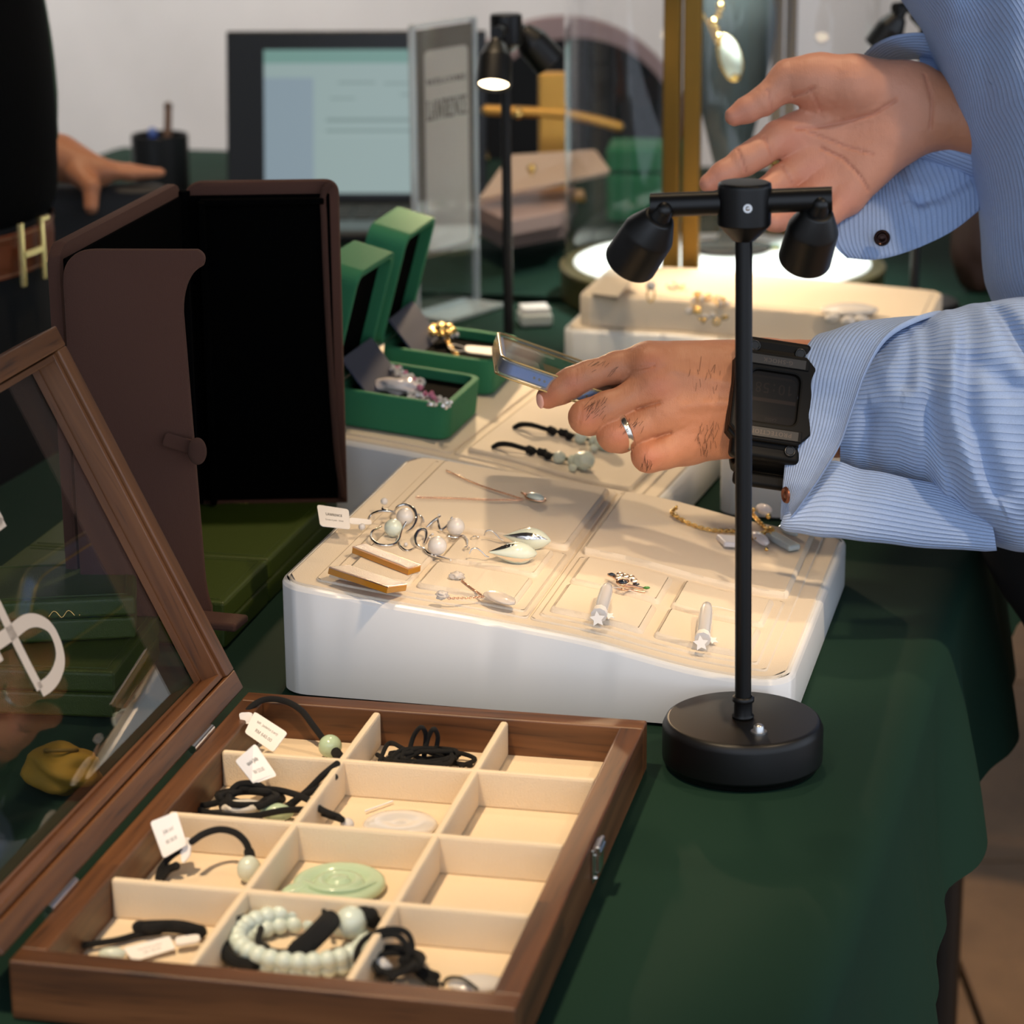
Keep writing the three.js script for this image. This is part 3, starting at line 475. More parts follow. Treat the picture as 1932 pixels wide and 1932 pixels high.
// ---------------------------------------------------------------- the customer in the pale blue corduroy shirt
const cordT = tex(64, 8, (u) => { const s = Math.sin(u * Math.PI); return 0.15 + 0.85 * Math.sqrt(Math.abs(s)); }, false);
const cordC = tex(64, 64, (u, v) => { const n = 0.5 + 0.5 * tn(u, v, 6, 3); return 0.9 + 0.1 * n + (rnd() - 0.5) * 0.05; });
function cordMat(rep, rot = 0) { const b = cordT.clone(); b.repeat.set(rep, rep); b.rotation = rot; b.needsUpdate = true; const c = cordC.clone(); c.repeat.set(60, 60); c.needsUpdate = true; return phy(0x9cb3da, 0.95, { map: c, bumpMap: b, bumpScale: 0.0007, sheen: 0.35, sheenColor: new THREE.Color(0xb8ccf0), sheenRoughness: 0.5, side: THREE.DoubleSide }); }
const CORD = cordMat(300), CORDFAR = CORD;            // one wale in about 3 mm
// a cloth sheet lofted through rows of control points, given thickness
function sheet(rows, nu, nv, th, disp, along = false) {
  const cs = rows.map((r) => curve(r));
  const base = (u, v) => { const pts = cs.map((c) => c.getPoint(u)); return curve(pts).getPoint(v); };
  const cache = []; for (let j = 0; j <= nv; j++) { const r = []; for (let i = 0; i <= nu; i++) r.push(base(i / nu, j / nv)); cache.push(r); }
  const nrm = (i, j) => { const a = cache[j][Math.min(i + 1, nu)].clone().sub(cache[j][Math.max(i - 1, 0)]), b = cache[Math.min(j + 1, nv)][i].clone().sub(cache[Math.max(j - 1, 0)][i]); return a.cross(b).normalize(); };
  const flip = nrm(nu >> 1, nv >> 1).dot(FW) > 0 ? -1 : 1;
  let L = 0, W = 0; const mj = nv >> 1, mi = nu >> 1; for (let i = 1; i <= nu; i++) L += cache[mj][i].distanceTo(cache[mj][i - 1]); for (let j = 1; j <= nv; j++) W += cache[j][mi].distanceTo(cache[j - 1][mi]);
  const P = (off) => (u, v) => { const i = Math.round(u * nu), j = Math.round(v * nv), e = Math.min(u, 1 - u, v, 1 - v), q = cache[j][i].clone(); const n = nrm(i, j).multiplyScalar(flip); return q.addScaledVector(n, (disp ? disp(q, u, v) : 0) + off * Math.min(1, e * 30 + 0.05)); };
  const uv = (u, v) => along ? [v * W, u * L] : [u * L, v * W];
  return merge([grid(nu, nv, P(th / 2), uv), grid(nu, nv, P(-th / 2), uv)]);
}
// lateral distance of a point from a polyline given in image directions (independent of depth)
const lat = (pts, d) => pts.map(([x, y]) => { const p = atd(x, y, d); return [p.dot(RT), p.dot(UP)]; });
function ldist(q, L) { const x = q.x * RT.x + q.y * RT.y + q.z * RT.z, y = q.x * UP.x + q.y * UP.y + q.z * UP.z; let m = 1e9, sd = 0; for (let i = 1; i < L.length; i++) { const [ax, ay] = L[i - 1], bx = L[i][0] - ax, by = L[i][1] - ay, t = clamp(((x - ax) * bx + (y - ay) * by) / (bx * bx + by * by), 0, 1), dx = x - ax - bx * t, dy = y - ay - by * t, d = Math.hypot(dx, dy); if (d < m) { m = d; sd = bx * dy - by * dx > 0 ? 1 : -1; } } return [m, sd]; }
function folds(list) { return (q) => { let s = 0; for (const [L, w, h] of list) { const [d, sd] = ldist(q, L), e = d * sd; s += -h * gs(e / w) + h * 0.7 * gs((e - 2.0 * w) / (1.5 * w)) + h * 0.4 * gs((e + 2.2 * w) / (1.6 * w)); } return s; }; }

const SKIN = [0.47, 0.195, 0.10];
const skinM = phy(0xffffff, 0.52, { vertexColors: true, sheen: 0.12, sheenColor: new THREE.Color(0xffc8a8), bumpMap: grain, bumpScale: 0.00025, clearcoat: 0.06, clearcoatRoughness: 0.5 });
function chain(joints, k = 0.004) { const c = []; for (let i = 1; i < joints.length; i++) c.push(cone(joints[i - 1][0], joints[i][0], joints[i - 1][1], joints[i][1])); return (x, y, z) => { let d = c[0](x, y, z); for (let i = 1; i < c.length; i++) d = smin(d, c[i](x, y, z), k); return d; }; }
const group = (fs, k) => (x, y, z) => { let d = fs[0](x, y, z); for (let i = 1; i < fs.length; i++) d = smin(d, fs[i](x, y, z), k); return d; };

// near hand (left hand, back of the hand towards the camera, holding the telephone)
const D0 = 1.5, J = (x, y, dd, r) => [atd(x, y, D0 + dd), px(r, D0 + dd)];
function nearHand() {
  const palm = group([
    chain([J(1800, 705, 0.012, 62), J(1440, 702, 0.010, 62), J(1226, 688, 0.004, 44)]), chain([J(1440, 735, 0.0, 60), J(1240, 722, -0.004, 42)]),
    chain([J(1440, 770, 0.0, 60), J(1258, 778, -0.003, 42)]), chain([J(1800, 810, 0.012, 62), J(1440, 796, 0.010, 62), J(1292, 832, 0.006, 43)]),
    chain([J(1400, 745, 0.022, 60), J(1290, 745, 0.020, 60)])], 0.016);
  const bumps = group([chain([J(1222, 690, -0.006, 30), J(1230, 690, -0.006, 30)]), chain([J(1232, 728, -0.010, 27), J(1240, 728, -0.010, 27)]), chain([J(1252, 782, -0.008, 26), J(1260, 782, -0.008, 26)]), chain([J(1286, 834, -0.003, 26), J(1292, 834, -0.003, 26)])], 0.001);
  const fi = [
    chain([J(1222, 688, 0.002, 35), J(1165, 693, 0.0, 29), J(1110, 709, -0.003, 27), J(1080, 722, -0.004, 28.5), J(1058, 735, -0.003, 26), J(1034, 749, 0.0, 22.5)]),
    chain([J(1238, 728, -0.004, 36), J(1195, 747, -0.008, 28), J(1145, 770, -0.012, 30), J(1106, 787, -0.012, 31.5), J(1112, 792, 0.012, 28), J(1160, 790, 0.030, 25), J(1196, 780, 0.036, 22)]),
    chain([J(1258, 782, -0.003, 38), J(1205, 804, -0.008, 31), J(1178, 813, -0.009, 29), J(1160, 820, -0.010, 32), J(1170, 826, 0.012, 27), J(1210, 820, 0.030, 24), J(1240, 806, 0.036, 21)]),
    chain([J(1296, 834, 0.004, 42), J(1255, 850, -0.004, 33), J(1224, 859, -0.006, 31), J(1232, 862, 0.012, 26), J(1262, 856, 0.026, 22), J(1285, 846, 0.032, 19)])];
  const thumb = chain([J(1400, 700, 0.030, 50), J(1290, 690, 0.048, 36), J(1215, 700, 0.058, 30), J(1160, 712, 0.062, 24)]);
  const grooves = [[lat([[1188, 700], [1230, 694]], D0), .0009, .0010], [lat([[1198, 773], [1240, 762]], D0), .001, .0014], [lat([[1236, 828], [1262, 818]], D0), .001, .0014], [lat([[1086, 700], [1082, 748]], D0), .0008, .0005], [lat([[1098, 764], [1090, 806]], D0), .0008, .0004], [lat([[1262, 700], [1340, 720], [1420, 735]], D0), .003, -.0008], [lat([[1285, 770], [1350, 765], [1420, 765]], D0), .003, -.0008], [lat([[1280, 740], [1400, 752]], D0), .004, .0007]];
  const sdf = (x, y, z) => {
    let d = smin(palm(x, y, z), bumps(x, y, z), 0.010), f = 1e9;
    for (const g of fi) f = Math.min(f, g(x, y, z)) === f ? smin(f, g(x, y, z), 0.0012) : smin(g(x, y, z), f, 0.0012);
    d = smin(d, f, 0.0055); d = smin(d, thumb(x, y, z), 0.008);
    if (d < 0.006 && d > -0.006) { const q = { x, y, z }; for (const [L, w, h] of grooves) { const m = ldist(q, L)[0]; if (m < 3 * w) d += h * gs(m / w); } d += 0.00022 * N3(x * 260, y * 260, z * 260); }
    return d;
  };
  const red = [[1080, 724, 20], [1108, 788, 24], [1165, 822, 24], [1225, 860, 24], [1034, 752, 22], [1228, 690, 26], [1242, 730, 26]].map(([x, y, r]) => [...lat([[x, y]], D0)[0], px(r, D0)]);
  const col = (x, y, z) => { const q = V(x, y, z), X = q.dot(RT), Y = q.dot(UP); let k = 0; for (const [a, b, r] of red) k = Math.max(k, Math.exp(-((X - a) ** 2 + (Y - b) ** 2) / (r * r))); const n = 0.06 * N3(x * 90, y * 90, z * 90) + 0.03 * N3(x * 400, y * 400, z * 400); return [SKIN[0] * (1 + n) * (1 + 0.02 * k), SKIN[1] * (1 + n) * (1 - 0.13 * k), SKIN[2] * (1 + n) * (1 - 0.10 * k)]; };
  const lo = atd(980, 930, D0), hi = atd(1560, 600, D0); return meshSDF(sdf, V(lo.x - 0.01, lo.y - 0.02, -1.55), V(hi.x + 0.04, hi.y + 0.015, -1.36), 0.00145, col);
}
// far hand (right hand, open palm towards the camera)
const D1 = 1.6, K = (x, y, dd, r) => [atd(x, y, D1 + dd), px(r, D1 + dd)];
function farHand() {
  const palm = group([
    chain([K(1920, 235, 0.0, 62), K(1780, 205, 0.0, 58), K(1730, 178, 0.0, 54), K(1700, 185, 0.002, 52), K(1500, 255, 0.006, 37)]), chain([K(1920, 255, 0.0, 58), K(1770, 225, 0, 46), K(1705, 205, 0.004, 46), K(1520, 312, 0.006, 35)]),
    chain([K(1710, 222, 0.004, 46), K(1555, 350, 0.004, 34)]), chain([K(1735, 222, 0.0, 46), K(1690, 262, 0.0, 48), K(1597, 372, 0.0, 33)])], 0.015);
  const thenar = chain([K(1690, 172, -0.004, 54), K(1610, 158, -0.012, 54), K(1535, 152, -0.010, 46)]);
  const thumb = chain([K(1545, 150, -0.008, 48), K(1490, 150, -0.006, 37), K(1440, 190, -0.006, 26), K(1410, 207, -0.006, 23.5), K(1386, 219, -0.006, 19)]);
  const fi = [
    chain([K(1500, 252, 0.004, 37), K(1470, 262, 0.0, 33), K(1430, 288, -0.006, 28), K(1405, 303, -0.008, 27.5), K(1365, 328, -0.010, 23), K(1337, 346, -0.010, 18.5)]),
    chain([K(1520, 312, 0.004, 34), K(1475, 338, -0.004, 27), K(1430, 372, -0.014, 26), K(1412, 402, -0.026, 22), K(1412, 420, -0.034, 19)]),
    chain([K(1555, 350, 0.002, 33), K(1520, 380, -0.006, 28), K(1490, 402, -0.016, 26), K(1468, 412, -0.026, 24), K(1458, 418, -0.032, 20)]),
    chain([K(1597, 372, 0.0, 32), K(1572, 398, -0.006, 23), K(1548, 424, -0.014, 21), K(1528, 440, -0.02, 18)])];
  const gr = [[lat([[1491, 187], [1512, 184], [1527, 177]], D1), .0009, .0016], [lat([[1500, 247], [1540, 244], [1582, 236], [1640, 224], [1680, 200]], D1), .0012, .0011], [lat([[1522, 252], [1560, 268], [1600, 285], [1640, 298]], D1), .001, .0007], [lat([[1545, 282], [1585, 303], [1612, 332], [1634, 362]], D1), .0011, .001], [lat([[1438, 262], [1452, 300]], D1), .0009, .0008], [lat([[1388, 290], [1402, 330]], D1), .0009, .0007], [lat([[1443, 178], [1452, 214]], D1), .0009, .0006], [lat([[1472, 318], [1490, 350]], D1), .0009, .0008], [lat([[1735, 150], [1748, 200], [1746, 250]], D1), .0012, .0008], [lat([[1520, 180], [1545, 215]], D1), .0009, .0005]];
  const sdf = (x, y, z) => {
    let d = smin(palm(x, y, z), thenar(x, y, z), 0.012), f = 1e9; for (const g of fi) f = smin(f, g(x, y, z), 0.0012);
    d = smin(d, f, 0.006); d = smin(d, thumb(x, y, z), 0.007);
    if (Math.abs(d) < 0.006) { const q = { x, y, z }; for (const [L, w, h] of gr) { const m = ldist(q, L)[0]; if (m < 3 * w) d += h * gs(m / w); } d += 0.0002 * N3(x * 260, y * 260, z * 260); }
    return d;
  };
  const red = [[1386, 222, 34], [1337, 346, 34], [1490, 270, 34], [1530, 330, 36], [1460, 415, 34], [1590, 390, 34]].map(([x, y, r]) => [...lat([[x, y]], D1)[0], px(r, D1)]);
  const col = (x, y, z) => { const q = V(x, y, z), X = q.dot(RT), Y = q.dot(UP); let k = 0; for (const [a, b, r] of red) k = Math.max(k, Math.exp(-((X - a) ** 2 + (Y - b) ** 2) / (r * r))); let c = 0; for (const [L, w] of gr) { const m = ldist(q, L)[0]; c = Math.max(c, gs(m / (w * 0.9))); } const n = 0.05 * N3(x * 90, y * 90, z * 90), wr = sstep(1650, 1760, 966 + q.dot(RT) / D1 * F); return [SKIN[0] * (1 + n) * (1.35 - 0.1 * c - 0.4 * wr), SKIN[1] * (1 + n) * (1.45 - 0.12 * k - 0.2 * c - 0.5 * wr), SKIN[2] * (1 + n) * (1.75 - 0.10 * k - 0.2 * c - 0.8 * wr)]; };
  const lo = atd(1300, 470, D1), hi = atd(1900, 80, D1); return meshSDF(sdf, V(lo.x - 0.005, lo.y - 0.02, -1.665), V(hi.x + 0.005, hi.y + 0.02, -1.53), 0.0015, col);
}
const person = thing('person', 'customer in a pale blue corduroy shirt reaching over the jewellery with both hands', 'person', V(0.62, 0, -1.55));
{
  // upper arms and trunk under the shirt, joined with both hands as one body
  const T = (x, y, d, r) => [atd(x, y, d), r];
  const trunk = group([chain([T(2250, 820, 1.62, 0.07), T(2200, 300, 1.62, 0.075), T(2130, 0, 1.62, 0.07), T(2080, -250, 1.62, 0.05)]), chain([T(1800, 758, 1.512, 0.030), T(2100, 800, 1.54, 0.034), T(2190, 300, 1.58, 0.04), T(2170, -100, 1.61, 0.045)]), chain([T(1880, 248, 1.602, 0.02), T(2080, 300, 1.64, 0.030), T(2180, -50, 1.64, 0.045)])], 0.02);
  const a = atd(2200, 400, 1.6), tg = meshSDF((x, y, z) => trunk(x, y, z), V(a.x - 0.17, a.y - 0.42, a.z - 0.3), V(a.x + 0.25, a.y + 0.42, a.z + 0.3), 0.014, () => SKIN);
  const nh = nearHand(), fh = farHand(), all = [tg, nh, fh].map((g) => g.toNonIndexed());
  const body = part(person, 'body', mergeGeometries(all), skinM, true, 'two bare hands, one palm up and one holding the telephone');
  // fingernail and hairs
  const nail = (x, y, d, rx, ry, n) => { const g = new THREE.SphereGeometry(1, 20, 12); g.scale(rx, ry, 0.0012); g.applyMatrix4(new THREE.Matrix4().lookAt(V(0, 0, 0), n, V(0, 1, 0))); const p = atd(x, y, d); return g.translate(p.x, p.y, p.z); };
  part(body, 'fingernail', nail(1019, 757, D0 - 0.0035, 0.0032, 0.0046, V(0.72, 0.12, -0.6)), phy(0xd9a596, 0.3, { clearcoat: 0.4 }), true);
  const hairs = []; const hr = (cx, cy, n, sx, sy, ang) => { for (let i = 0; i < n; i++) { const x = cx + (rnd() - 0.5) * sx, y = cy + (rnd() - 0.5) * sy, l = 9 + rnd() * 9, a = ang + (rnd() - 0.5) * 0.7, d = D0 - 0.0195; hairs.push([x, y, l, a]); } };
  hr(1130, 765, 26, 44, 38, 2.2); hr(1195, 800, 16, 40, 24, 2.3); hr(1222, 868, 18, 24, 24, 1.8); hr(1335, 820, 34, 40, 60, 1.7); hr(1150, 690, 12, 60, 22, 2.4); hr(1330, 700, 14, 60, 60, 1.7);
  const rc = new THREE.Raycaster(), hm = new THREE.Mesh(nh); nh.computeBoundingSphere();
  const hg = []; for (const [x, y, l, a] of hairs) { const hit = (X, Y) => { rc.set(EYE, ray(X, Y).normalize()); const h = rc.intersectObject(hm)[0]; return h && h.point; }; const p = hit(x, y), q = hit(x + Math.cos(a) * l, y + Math.sin(a) * l); if (!p || !q || p.distanceTo(q) > 0.012) continue; const m = p.clone().add(q).multiplyScalar(0.5).addScaledVector(FW, -0.0012); q.addScaledVector(FW, -0.0008); hg.push(new THREE.TubeGeometry(curve([p, m, q]), 4, 0.00009, 3)); }
  const hh = part(body, 'hand_hair', merge(hg), std(0x1c0f0a, 0.6), true); hh.userData.kind = 'stuff';

  // shirt trunk
  const edge = [[-300, 1560], [-120, 1630], [0, 1700], [60, 1738], [120, 1762], [200, 1786], [270, 1818], [330, 1836], [400, 1848], [470, 1851], [530, 1856], [580, 1870], [640, 1900], [720, 1925], [860, 1930], [1040, 1925]];
  const ex = (y) => { for (let i = 1; i < edge.length; i++) if (y <= edge[i][0]) { const t = (y - edge[i - 1][0]) / (edge[i][0] - edge[i - 1][0]); return lerp(edge[i - 1][1], edge[i][1], t); } return 1925; };
  const exs = (y) => (ex(y - 40) + 2 * ex(y) + ex(y + 40)) / 4;
  const tf = folds([[lat([[1765, -100], [1790, 60], [1800, 170], [1822, 260]], 1.5), .006, .004], [lat([[1840, -100], [1835, 80], [1850, 200], [1845, 330]], 1.5), .008, .004], [lat([[1900, 200], [1935, 420], [1900, 560]], 1.5), .010, .007], [lat([[1870, -40], [1885, 120], [1875, 300], [1860, 420]], 1.5), .009, .005], [lat([[1895, 330], [1890, 420], [1870, 500]], 1.5), .007, .003], [lat([[1720, -30], [1770, 20], [1880, 40]], 1.5), .006, .002]]);
  const shirtTrunk = grid(120, 150, (u, v) => { const y = lerp(-300, 1040, v), a = lerp(-0.55, 3.3, u) , cx = exs(y) + 330, p = atd(cx - Math.cos(a) * 330, y, 1.62 - 0.115 * Math.sin(a)); return p.addScaledVector(FW, -1.7 * tf(p) - 0.003 * N3(p.x * 18, p.y * 9, 3)); }, (u, v, q) => [u * 0.42, v * 0.42]);
  const shirt = part(person, 'shirt', shirtTrunk, CORD, true, 'pale blue corduroy shirt');
  // near sleeve
  const top = [[1585, 655], [1620, 632], [1680, 612], [1740, 600], [1790, 584], [1840, 572], [1932, 560], [2060, 560], [2180, 600]], bot = [[1585, 885], [1620, 893], [1680, 905], [1740, 925], [1790, 985], [1840, 1024], [1932, 1042], [2060, 1045], [2180, 1000]];
  const ip = (L, x) => { for (let i = 1; i < L.length; i++) if (x <= L[i][0]) return lerp(L[i - 1][1], L[i][1], sstep(0, 1, (x - L[i - 1][0]) / (L[i][0] - L[i - 1][0]))); return L[L.length - 1][1]; };
  const sf = folds([[lat([[1752, 615], [1745, 700], [1752, 780], [1772, 860], [1812, 935], [1885, 1035]], 1.48), .0055, .0075], [lat([[1720, 630], [1713, 690], [1705, 725]], 1.48), .004, .004], [lat([[1790, 600], [1775, 660], [1765, 720]], 1.48), .004, .003], [lat([[1845, 560], [1812, 690], [1810, 780], [1850, 890], [1870, 930]], 1.48), .006, .006], [lat([[1640, 780], [1640, 850], [1660, 890]], 1.48), .004, .003], [lat([[1830, 690], [1900, 735], [1960, 745]], 1.48), .006, .004], [lat([[1890, 585], [1935, 680]], 1.48), .005, .009], [lat([[1670, 700], [1690, 800], [1700, 880]], 1.48), .006, -.002]]);
  const near = grid(170, 150, (u, v) => { const x = lerp(1585, 2180, u), a = v * Math.PI * 2, t = ip(top, x), b = ip(bot, x), cy = (t + b) / 2, ry = (b - t) / 2, dep = lerp(0.034, 0.058, sstep(1585, 1850, x)); const ca = Math.cos(a), sa = Math.sin(a); const p = atd(x, cy - Math.sign(ca) * Math.pow(Math.abs(ca), 0.92) * ry, 1.522 - dep * 1.08 * sa); return sa > -0.2 ? p.addScaledVector(FW, -(sf(p) + 0.0015 * N3(p.x * 40, p.y * 40, 1)) * sstep(-0.2, 0.4, sa)) : p; }, (u, v) => [v * 0.36, u * 0.17]);
  part(shirt, 'near_sleeve', near, CORD, true);
  { const up = curve([T(2100, 806, 1.54)[0], T(2150, 640, 1.55)[0], T(2200, 350, 1.57)[0], T(2200, 50, 1.59)[0], T(2170, -260, 1.61)[0]]), fr = up.computeFrenetFrames(60), rr = (v) => 0.066 * Math.sqrt(sstep(-0.02, 0.1, v) + 0.02);
    part(shirt, 'near_upper_sleeve', grid(56, 60, (u, v) => { const i = Math.round(v * 60), a = u * Math.PI * 2, c = up.getPointAt(v), k = rr(v) * (1 + 0.03 * Math.sin(v * 30 + Math.cos(a) * 2)); return c.addScaledVector(fr.normals[i], Math.cos(a) * k).addScaledVector(fr.binormals[i], Math.sin(a) * k); }, (u, v) => [u * 0.41, v * 0.4]), CORD, true); }
  const Q = (pts, d) => pts.map(([x, y, dd = 0]) => atd(x, y, d + dd));
  // turned-back cuff: the outer band slants from the top edge down to the flap
  const cuffBand = sheet([
    Q([[1700, 640, 0.05], [1560, 632, 0.03], [1526, 648, 0.006], [1506, 680, -0.004], [1497, 730, -0.008], [1491, 790, -0.010], [1483, 850, -0.008], [1477, 920, -0.004], [1472, 980, 0.004]], 1.486),
    Q([[1700, 612, 0.045], [1610, 614, 0.02], [1572, 640, 0.0], [1552, 690, -0.010], [1541, 750, -0.014], [1531, 810, -0.016], [1516, 865, -0.013], [1497, 930, -0.008], [1480, 982, 0.002]], 1.486),
    Q([[1760, 598, 0.04], [1690, 606, 0.016], [1632, 640, -0.004], [1604, 695, -0.014], [1588, 755, -0.018], [1572, 815, -0.019], [1545, 878, -0.016], [1514, 935, -0.010], [1486, 984, 0.0]], 1.486),
    Q([[1790, 592, 0.036], [1740, 604, 0.012], [1672, 643, -0.006], [1634, 705, -0.016], [1610, 772, -0.020], [1586, 838, -0.020], [1556, 890, -0.017], [1522, 940, -0.011], [1492, 984, -0.002]], 1.486)], 120, 30, 0.0026, (q, u, v) => 0.0016 * sstep(0.9, 0.965, v) * (1 - sstep(0.985, 1, v)) + 0.0007 * N3(q.x * 60, q.y * 120, 3), true);
  part(shirt, 'cuff', cuffBand, cordMat(540), true);
  const flap = sheet([
    Q([[1500, 930, 0.002], [1560, 872, 0.000], [1640, 888, -0.002], [1760, 912, 0.0], [1850, 950, 0.0]], 1.486),
    Q([[1486, 958, -0.002], [1552, 925, -0.006], [1640, 935, -0.010], [1760, 958, -0.006], [1870, 985, 0.0]], 1.486),
    Q([[1472, 992, 0.002], [1530, 1002, -0.004], [1610, 1010, -0.008], [1720, 1024, -0.004], [1880, 1036, 0.004]], 1.486),
    Q([[1500, 992, 0.026], [1540, 1000, 0.022], [1610, 1006, 0.02], [1720, 1018, 0.02], [1880, 1030, 0.02]], 1.486)], 90, 40, 0.0022, (q, u, v) => 0.0009 * Math.sin(u * 26) * (1 - v) + 0.001 * sstep(0.34, 0.36, v) * (1 - sstep(0.365, 0.385, v)), true);
  part(shirt, 'cuff_flap', flap, cordMat(400), true);
  const sb = (x, y, d, m, s = 1, ry = 0) => { const c = atd(x, y, d); return lathe([[0.0001, 0.0014], [0.0018, 0.0014], [0.002, 0.0005], [0.0032, 0.0005], [0.0038, 0.0016], [0.0046, 0.0016], [0.0052, 0.0004], [0.0052, 0]].map(([a, b]) => [a * s, b * s]), 28).rotateX(Math.PI / 2).rotateY(-ry).translate(c.x, c.y, c.z); };
  part(shirt, 'snap', sb(1484, 934, 1.474, 0, 0.95, 1.25), std(0x6b4030, 0.35, 0.7), true);
  // far sleeve: the band over the wrist and the hanging flap with its snap
  const band = sheet([Q([[1628, 108, 0.05], [1632, 100, 0.02], [1655, 80, 0.0], [1690, 66, -0.012], [1740, 62, -0.018], [1800, 80, -0.01]], 1.62), Q([[1655, 116, 0.05], [1662, 106, 0.02], [1685, 92, 0.006], [1715, 88, -0.008], [1755, 92, -0.012], [1810, 110, -0.008]], 1.62), Q([[1690, 125, 0.06], [1700, 116, 0.03], [1730, 112, 0.02], [1760, 116, 0.01], [1790, 130, 0.01], [1830, 150, 0.0]], 1.62)], 50, 16, 0.002, null, true);
  part(shirt, 'far_cuff', band, CORDFAR, true);
  const ff = folds([[lat([[1700, 300], [1715, 355], [1740, 380]], 1.6), .003, .0025], [lat([[1840, 330], [1770, 372], [1735, 380]], 1.6), .004, .003], [lat([[1690, 350], [1720, 420], [1735, 455]], 1.6), .0025, .001]]);
  const hang = sheet([Q([[1568, 425, 0.0], [1640, 368, 0.01], [1690, 325, 0.02], [1745, 266, 0.02], [1860, 262, 0.02]], 1.6), Q([[1568, 448, -0.004], [1640, 410, 0.0], [1700, 375, 0.006], [1770, 330, 0.010], [1860, 310, 0.014]], 1.6), Q([[1580, 470, -0.006], [1640, 455, -0.006], [1710, 430, -0.002], [1790, 385, 0.004], [1860, 350, 0.01]], 1.6), Q([[1598, 487, -0.004], [1650, 490, -0.006], [1715, 474, -0.004], [1795, 437, 0.0], [1862, 385, 0.008]], 1.6)], 70, 40, 0.0022, (q) => ff(q) * 0.8);
  part(shirt, 'far_cuff_flap', hang, CORD, true);
  part(shirt, 'snap', sb(1664, 449, 1.585), std(0x2a1a16, 0.25, 0.8), true);
  const innerFar = grid(40, 30, (u, v) => { const a = u * Math.PI * 2; return atd(lerp(1735, 1950, v), lerp(205, 260, v) - Math.cos(a) * lerp(98, 130, v), 1.625 - 0.036 * Math.sin(a)); }, (u, v) => [u * 0.2, v * 0.08]);
  part(shirt, 'far_sleeve', innerFar, CORDFAR, true);
  // black trousers
  const hip = T(2085, 960, 1.70, 0.075), leg = (dx, dd) => { const k = T(2200 + dx, 1250, 1.66 + dd, 0.062)[0], f = V(0.62 + dx * 0.0003, 0.06, -1.5 - dd); return chain([hip, [k, 0.075], [k.clone().lerp(f, 0.5), 0.06], [f, 0.055]], 0.02); };
  const tr = group([leg(0, 0), leg(120, 0.12), chain([hip, T(2330, 930, 1.70, 0.09), T(2280, 830, 1.66, 0.085)], 0.02)], 0.03), h0 = hip[0];
  part(person, 'trousers', meshSDF(tr, V(h0.x - 0.15, 0.02, h0.z - 0.4), V(h0.x + 0.5, h0.y + 0.2, h0.z + 0.4), 0.012), std(0x0b0b0d, 0.9), true);
  for (const [dx, dd] of [[0, 0], [120, 0.12]]) part(person, 'shoe', [box(0.24, 0.07, 0.09, 0, 0, 0, 0.03).translate(0.58 + dx * 0.0003, 0.04, -1.5 - dd)], MAT.black, true);
}
// ---------------------------------------------------------------- telephone, watch and ring
{
  const a = atd(940, 690, 1.489), b = atd(1184, 774, 1.495), c = atd(987, 660, 1.489 + 0.147);
  const X = b.clone().sub(a), w = X.length(); X.normalize(); let Y = c.clone().sub(a); const l = 0.15; Y.addScaledVector(X, -Y.dot(X)).normalize(); const Zv = X.clone().cross(Y).normalize();   // X along the short edge, Y away, Z up
  const o = a.clone().add(b).multiplyScalar(0.5).addScaledVector(Y, l / 2);
  const t = thing('mobile_phone', 'mobile phone in a clear gold-edged case, held over the stands by the left hand', 'phone', o); t.quaternion.setFromRotationMatrix(M4(V(0, 0, 0), X, Y, Zv)); t.updateMatrixWorld(true);
  const th = 0.0078, lie = (s, d, z, bv) => extrude(s, d, bv, 10).translate(0, 0, z);
  part(t, 'body', lie(rrect(w - 0.004, l - 0.004, 0.0105), th, -th / 2, 0.001), std(0x1f4f96, 0.3, 0.7));
  const rim = (r0, z, h) => { const s = rrect(w, l, 0.012); s.holes.push(rrect(w - r0, l - r0, 0.0108)); return extrude(s, h, 0.0004, 10).translate(0, 0, z); };
  part(t, 'case_wall', rim(0.0026, -0.0048, 0.0098), phy(0xf4f2e8, 0.08, { transmission: 0.9, thickness: 0, ior: 1.45 }), false, 'clear case wall');
  part(t, 'case_lip', [rim(0.0022, 0.0048, 0.0011), rim(0.0022, -0.0058, 0.0011)], std(0xb79a62, 0.3, 0.6));
  const scrT = canvasTex(256, 512, (x, W, Hh) => { x.fillStyle = '#20262a'; x.fillRect(0, 0, W, Hh); x.fillStyle = '#3a4440'; x.fillRect(0, 60, W, 190); x.fillStyle = '#7d4a26'; x.fillRect(90, 300, 110, 130); x.fillStyle = '#6f776f'; x.fillRect(10, 330, 70, 110); x.fillStyle = '#8d928a'; x.fillRect(30, 90, 90, 60); });
  const sc = new THREE.ShapeGeometry(rrect(w - 0.008, l - 0.008, 0.009), 10).translate(0, 0, th / 2 + 0.0002); const p = sc.attributes.position, uv = sc.attributes.uv; for (let i = 0; i < p.count; i++) uv.setXY(i, p.getX(i) / w + 0.5, p.getY(i) / l + 0.5);
  part(t, 'screen', sc, phy(0xffffff, 0.06, { map: scrT, emissiveMap: scrT, emissive: new THREE.Color(0x404040), emissiveIntensity: 0.5 }));
  const fz = -l / 2;
  part(t, 'charging_port', [extrude(rrect(0.011, 0.0044, 0.0021), 0.0014, 0.0003).rotateX(Math.PI / 2).translate(0, fz + 0.0006, 0)], std(0x2f6fd0, 0.3, 0.6));
  for (const sx of [-1, 1]) part(t, 'speaker_holes', [0, 1, 2].map((i) => cyl(0.0008, 0.0008, 0.001, 10).translate(sx * (0.0115 + i * 0.0032), fz + 0.0004, 0)), MAT.black);
}
